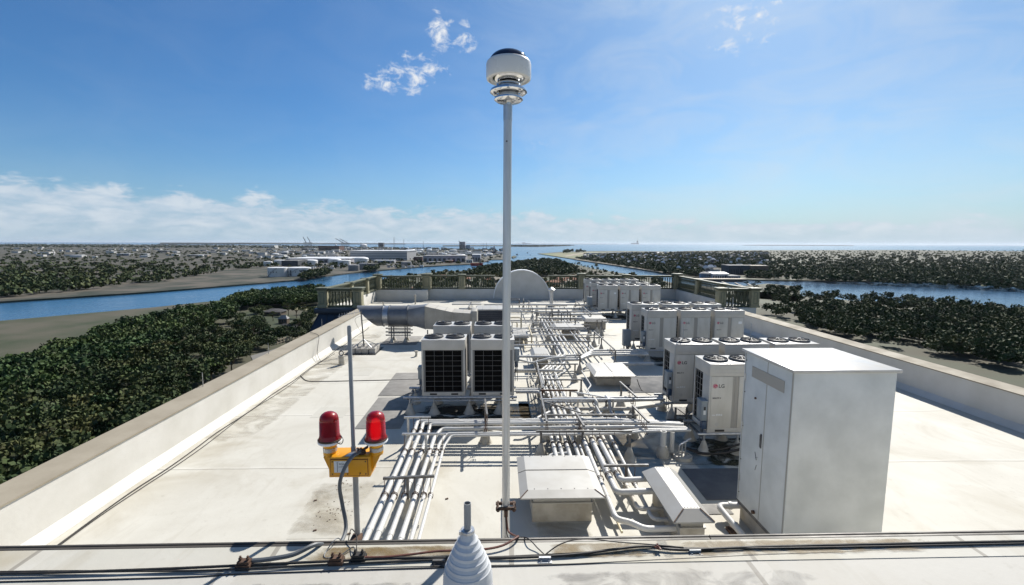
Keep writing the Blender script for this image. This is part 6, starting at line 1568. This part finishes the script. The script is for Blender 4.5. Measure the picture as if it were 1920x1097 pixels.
def ship(lab, x0, x1, yb, hull, sup, group=None, hh=.13, z=ZW):
    a = G(x0, yb, z); b = G(x1, yb, z); L = b.x - a.x; B_ = L * .16; y = a.y; h = L * hh
    t = thing('ship', lab, 'ship', ((a.x + b.x) / 2, y, z), group)
    lo = [(a.x + .03 * L, y - B_ * .4), (b.x - .1 * L, y - B_ * .4), (b.x - .03 * L, y), (b.x - .1 * L, y + B_ * .4), (a.x + .03 * L, y + B_ * .4)]
    hi = [(a.x, y - B_ * .5), (b.x - .1 * L, y - B_ * .5), (b.x, y), (b.x - .1 * L, y + B_ * .5), (a.x, y + B_ * .5)]
    n = 5; vs = [(p[0], p[1], z - .5) for p in lo] + [(p[0], p[1], z + h) for p in hi]
    MB().add(vs, [tuple(range(4, -1, -1)), tuple(range(5, 10))] + [(i, (i + 1) % n, n + (i + 1) % n, n + i) for i in range(n)]).build('hull', WALLS[hull], t)
    s = MB().box(b.x - .30 * L, b.x - .14 * L, y - B_ * .35, y + B_ * .35, z + h, z + h * 2.1).box(b.x - .28 * L, b.x - .17 * L, y - B_ * .3, y + B_ * .3, z + h * 2.1, z + h * 2.7)
    s.build('superstructure', WALLS[sup], t)
    MB().bar((b.x - .22 * L, y, z + h * 2.7), (b.x - .22 * L, y, z + h * 4), L * .012, L * .012).build('mast', WALLS['white'], t)
ship('red cargo ship moored at the far river bank', 882, 906, 498.2, 'red', 'tan', None, .2)
ship('grey work ship with tall upperworks beside the silos', 911, 931, 477, 'dark', 'lilac', None, .3)
ship('brown barge lying right of the red ship', 905, 917, 491.5, 'rust', 'grey', None, .1)
for lab, px, py, w in (('dark boat on the water just right of the silver pole', 969.5, 478.2, 4.6), ('second dark boat farther out right of the silver pole', 989, 474.6, 3), ('tiny boat below the two dark boats', 994.5, 478.6, 1.8)):
    c = G(px, py, ZW); mpp = (G(px + 1, py, ZW) - c).length
    t = thing('tug_boat', lab, 'boat', (c.x, c.y, ZW)); k = mpp * w
    MB().hexa([(c.x - k * .45, c.y, ZW - .3), (c.x + k * .4, c.y, ZW - .3), (c.x + k * .4, c.y + k * .4, ZW - .3), (c.x - k * .45, c.y + k * .4, ZW - .3)], [(c.x - k * .5, c.y, ZW + k * .2), (c.x + k * .5, c.y, ZW + k * .24), (c.x + k * .5, c.y + k * .4, ZW + k * .24), (c.x - k * .5, c.y + k * .4, ZW + k * .2)]).build('hull', WALLS['dark'], t)
    MB().box(c.x - k * .2, c.x + k * .2, c.y + k * .1, c.y + k * .3, ZW + k * .21, ZW + k * .5).box(c.x - k * .03, c.x + k * .03, c.y + k * .15, c.y + k * .2, ZW + k * .5, ZW + k * .8).build('cabin', WALLS['dark'], t)
ship('tiny dark freighter on the sea horizon', 1183, 1191, 457.9, 'dark', 'dark', None, .16)
# power station on the far shore
c = G(985, 457.6, ZW); k = c.y / 850; t = thing('power_station', 'far power station with a tall chimney on the sea horizon', 'power station', (c.x, c.y, ZW))
MB().box(c.x - 6 * k, c.x - 1 * k, c.y, c.y + 3 * k, ZW, ZW + 2.8 * k).box(c.x - .5 * k, c.x + 4 * k, c.y, c.y + 3 * k, ZW, ZW + 2.0 * k).box(c.x + 4.2 * k, c.x + 11 * k, c.y, c.y + 3 * k, ZW, ZW + 1.5 * k).build('hall', WALLS['lilac'], t)
MB().cyl((c.x - 2.6 * k, c.y, ZW), (c.x - 2.6 * k, c.y, ZW + 8 * k), .35 * k, 10).build('chimney', WALLS['lilac'], t)
for lab, px, py, h in (('dark channel marker standing in the river left of the roof', 580.5, 545, 4.5), ('channel marker in the river above the far balustrade', 773.5, 517, 5.5), ('channel marker on the river far right of the grey tanks', 649, 517.5, 4)):
    c = G(px, py, ZW); k = (G(px + 1, py, ZW) - c).length; t = thing('channel_marker', lab, 'channel marker', (c.x, c.y, ZW), 'channel markers in the river')
    MB().cyl((c.x, c.y, ZW - 1), (c.x, c.y, ZW + h * k), .3 * k, 6).build('pile', WALLS['dark'], t); MB().box(c.x - .6 * k, c.x + .6 * k, c.y - .1 * k, c.y, ZW + h * k * .55, ZW + h * k * .95).build('day_board', WALLS['dark'], t)

# ---- houses
def house(lab, cx, yb, w, wall, roof, group, hpx=None, z=ZL, win=True, name='house'):
    c = G(cx, yb, z); mpp = (G(cx + 1, yb, z) - c).length; W_ = w * mpp; D_ = W_ * .7; h = (hpx or w * .3) * mpp
    t = thing(name, lab, 'house', (c.x, c.y, z), group); x0, x1, y0, y1 = c.x - W_ / 2, c.x + W_ / 2, c.y, c.y + D_
    MB().box(x0, x1, y0, y1, z - 1, z + h).build('wall', WALLS[wall], t)
    ov = .06 * W_; e = z + h
    MB().add([(x0 - ov, y0 - ov, e), (x1 + ov, y0 - ov, e), (x1 + ov, y1 + ov, e), (x0 - ov, y1 + ov, e), (x0 + W_ * .25, (y0 + y1) / 2, e + h * .75), (x1 - W_ * .25, (y0 + y1) / 2, e + h * .75)], [(3, 2, 1, 0), (0, 1, 5, 4), (2, 3, 4, 5), (1, 2, 5), (3, 0, 4)]).build('roof', ROOFS[roof], t)
    if win:
        for u in (.2, .5, .8): MB().box(x0 + W_ * (u - .07), x0 + W_ * (u + .07), y0 - .06, y0 + .05, z + h * .35, z + h * .78).build('window', GLASS, t)
    return t
house('dark gabled house at the left edge below the river', 511, 592, 32, 'brown', 'dark', None, 7)
house('flat-looking grey-roofed house below the left parapet', 535, 626, 36, 'brown', 'dark', None, 10)
house('house end beside a pale post below the left parapet', 530, 607, 16, 'brown', 'grey', None, 9)
c = G(527, 606, ZL); k = (G(528, 606, ZL) - c).length
t = thing('street_lamp', 'pale lamp post rising beside the dark houses', 'street lamp', (c.x, c.y, ZL)); MB().cyl((c.x, c.y, ZL), (c.x, c.y, ZL + 19 * k), .35 * k, 8).build('post', WALLS['tan'], t); MB().lathe([(.1 * k, 18.6 * k), (1.0 * k, 19.2 * k), (.2 * k, 20 * k)], (c.x, c.y, ZL), 10).build('lamp_head', WALLS['tan'], t)
a = G(520, 646, ZL); b = G(585, 627, ZL); t = thing('fence', 'long wooden fence with dark bays below the left parapet', 'fence', (a.x, a.y, ZL)); fm = MB()
for zz in (.9, 2.6): fm.bar(a + Vector((0, 0, zz)), b + Vector((0, 0, zz)), .3, .5)
fm.build('rail', WALLS['tan'], t)
for i in range(13):
    p = a.lerp(b, i / 12); MB().bar((p.x, p.y, ZL), (p.x, p.y, ZL + 3), .5, .5).build('post', WALLS['tan'], t)
for i, (cx, yb, w) in enumerate(((1034, 510, 9), (1040, 507.5, 8), (1046, 510.5, 9), (1053, 513, 10), (1062, 514.5, 10), (1050, 500.5, 7), (1034, 496, 6))):
    house(['red-roofed house leftmost in the cluster behind the gable', 'red-roofed house at the back of the cluster behind the gable', 'red-roofed house in the middle of the cluster behind the gable', 'orange-roofed house right of the red cluster', 'rightmost orange-roofed house of the red cluster', 'lone orange roof under the palms', 'tan roof at the peninsula tip'][i], cx, yb, w, 'tan', 'orange' if i < 6 else 'tan', 'orange-roofed houses on the near peninsula', w * .32, win=False)
r7 = random.Random(91)
for i in range(14):
    cx = r7.uniform(1070, 1185); yb = 505 + (cx - 1070) * .13 + r7.uniform(0, 5)
    house('small tan-roofed house in the palm quarter', cx, yb, r7.uniform(5, 9), 'tan', r7.choice(['orange', 'tan', 'tan']), 'houses under the palms', win=False)
for i in range(24):
    cx = r7.uniform(866, 944); yb = 511.5 - (cx - 866) * .02 + r7.uniform(0, 6)
    house('white-roofed town house left of the silver pole', cx, yb, r7.uniform(5, 10), 'white', r7.choice(['white', 'tan', 'grey']), 'town houses left of the silver pole', win=False)
for i in range(34):
    cx = r7.uniform(715, 1090); yb = r7.uniform(524, 545)
    house('orange-roofed house glimpsed between the balusters', cx, yb, r7.uniform(10, 20), r7.choice(['tan', 'white']), r7.choice(['orange', 'orange', 'tan']), 'houses seen through the balustrade', win=False)
for i in range(290):
    cx = r7.uniform(1095, 1440); lo_ = 474 if cx > 1180 else 478; hi_ = 487 + (cx - 1085) * .12
    yb = r7.uniform(lo_, min(hi_, 511)); s = (yb - 455) / 36
    house('small pale house among the trees across the channel', cx, yb, r7.uniform(3, 8) * s, r7.choice(['white', 'tan', 'lilac', 'grey', 'white']), r7.choice(['white', 'white', 'grey', 'tan', 'dark']), 'houses among the trees across the channel', r7.uniform(2.4, 4.2) * s, win=False)
for x0, x1, yb, yt in ((1101, 1122, 476.6, 474.4), (1124, 1137, 476.2, 474.2), (1140, 1160, 475.4, 473.6), (1166, 1180, 475.2, 473.2)):
    block('hangar', 'long pale hangar beside the airfield', 'hangar', x0, x1, yb, yt, 'lilac', 'white', None, 'hangars beside the airfield')
# marina side
block('apartment_block', 'left dark blue apartment block above the marina', 'apartment block', 1366, 1385, 516, 498.5, 'navy', 'grey', 30, 'dark apartment blocks', 0, 6)
block('apartment_block', 'middle dark blue apartment block above the marina', 'apartment block', 1387, 1405, 515, 498.5, 'navy', 'grey', 30, 'dark apartment blocks', 0, 6)
block('apartment_block', 'right dark apartment block at the photo edge', 'apartment block', 1407, 1440, 515, 499, 'brown', 'tan', 30, 'dark apartment blocks', 0, 7)
c = G(1325.5, 522.5, ZL); k = (G(1326.5, 522.5, ZL) - c).length; r_ = 9.5 * k
t = thing('round_pavilion', 'round pale blue waterfront pavilion at the marina', 'pavilion', (c.x, c.y + r_, ZL))
MB().lathe([(r_, -1), (r_, 8 * k)], (c.x, c.y + r_, ZL), 24).build('wall', WALLS['blue'], t)
MB().lathe([(r_ * 1.06, 7.8 * k), (r_ * 1.02, 9.2 * k), (r_ * .6, 11.5 * k), (0, 12.2 * k)], (c.x, c.y + r_, ZL), 24).build('roof', ROOFS['grey'], t)
for i in range(9):
    a = -2.6 + i * .26
    for zz in (1.2, 4.6): MB().bar((c.x + (r_ + .05) * math.cos(a), c.y + r_ + (r_ + .05) * math.sin(a), ZL + zz * k), (c.x + (r_ + .05) * math.cos(a), c.y + r_ + (r_ + .05) * math.sin(a), ZL + (zz + 2.2) * k), 1.5 * k, .3 * k).build('window', GLASS, t)
block('club_house', 'white club house right of the round pavilion', 'club house', 1336, 1366, 523, 513.5, 'white', 'white', 34, None, 0, 7, .3)
block('boat_shed', 'low grey boat shed right of the white club house', 'boat shed', 1367, 1388, 524, 517.5, 'grey', 'grey', 26, None, 0, 5)
block('quay', 'dark quay wall in front of the round pavilion', 'quay', 1308, 1400, 526, 524.2, 'brown', 'tan', 20)
for i in range(20):
    x = r7.uniform(1312, 1420); y = 528 + (x - 1312) * .08 + r7.uniform(-1.5, 6); c = G(x, y, ZW); k = (G(x + 1, y, ZW) - c).length * r7.uniform(3, 6.5)
    t = thing('motor_boat', 'white motor boat moored in the marina', 'boat', (c.x, c.y, ZW), 'boats moored in the marina')
    MB().hexa([(c.x - k * .45, c.y, ZW - .2), (c.x + k * .35, c.y + k * .1, ZW - .2), (c.x + k * .35, c.y + k * .2, ZW - .2), (c.x - k * .45, c.y + k * .3, ZW - .2)], [(c.x - k * .5, c.y - k * .03, ZW + k * .2), (c.x + k * .5, c.y + k * .12, ZW + k * .25), (c.x + k * .5, c.y + k * .16, ZW + k * .25), (c.x - k * .5, c.y + k * .32, ZW + k * .2)]).build('hull', WALLS['white'], t)
    MB().box(c.x - k * .3, c.x + k * .1, c.y + k * .04, c.y + k * .24, ZW + k * .2, ZW + k * .38).build('cabin', WALLS['white'], t)
for i in range(4):
    a = G(1330 + 24 * i, 527 + 2 * i, ZW); b = G(1352 + 24 * i, 536 + 2.5 * i, ZW); o = MB().bar((a.x, a.y, ZW + .8), (b.x, b.y, ZW + .8), 2.4, .5).build('jetty', WALLS['brown']); tag(o, 'thin wooden jetty of the marina', 'jetty', 'jetties of the marina')
for i, (px, py) in enumerate(((1412, 541), (1418, 546), (1400, 537), (1421, 536))): plant(TP[i % 3], px, py, .9, 'dark tree behind the right front balustrade', 'trees at the marina', ZL)
land('marina_quay', [tuple(p[:2]) for p in g((1372, 541), (1440, 534), (1500, 540), (1500, 570), (1380, 560))], TOWNM)

# ================================================================== air
hz = MB().box(-EXT - 50, EXT + 50, -2050, EXT + 50, ZW - 4, 150).build('haze', None or bpy.data.materials.new('air')); tag(hz, kind='stuff')
hm = hz.data.materials[0]; hm.use_nodes = True; hm.node_tree.nodes.clear()
v_ = hm.node_tree.nodes.new('ShaderNodeVolumePrincipled'); ou = hm.node_tree.nodes.new('ShaderNodeOutputMaterial')
v_.inputs['Color'].default_value = (.80, .88, 1.0, 1); v_.inputs['Density'].default_value = 1.1e-5; v_.inputs['Anisotropy'].default_value = 0.3
hm.node_tree.links.new(v_.outputs[0], ou.inputs['Volume'])
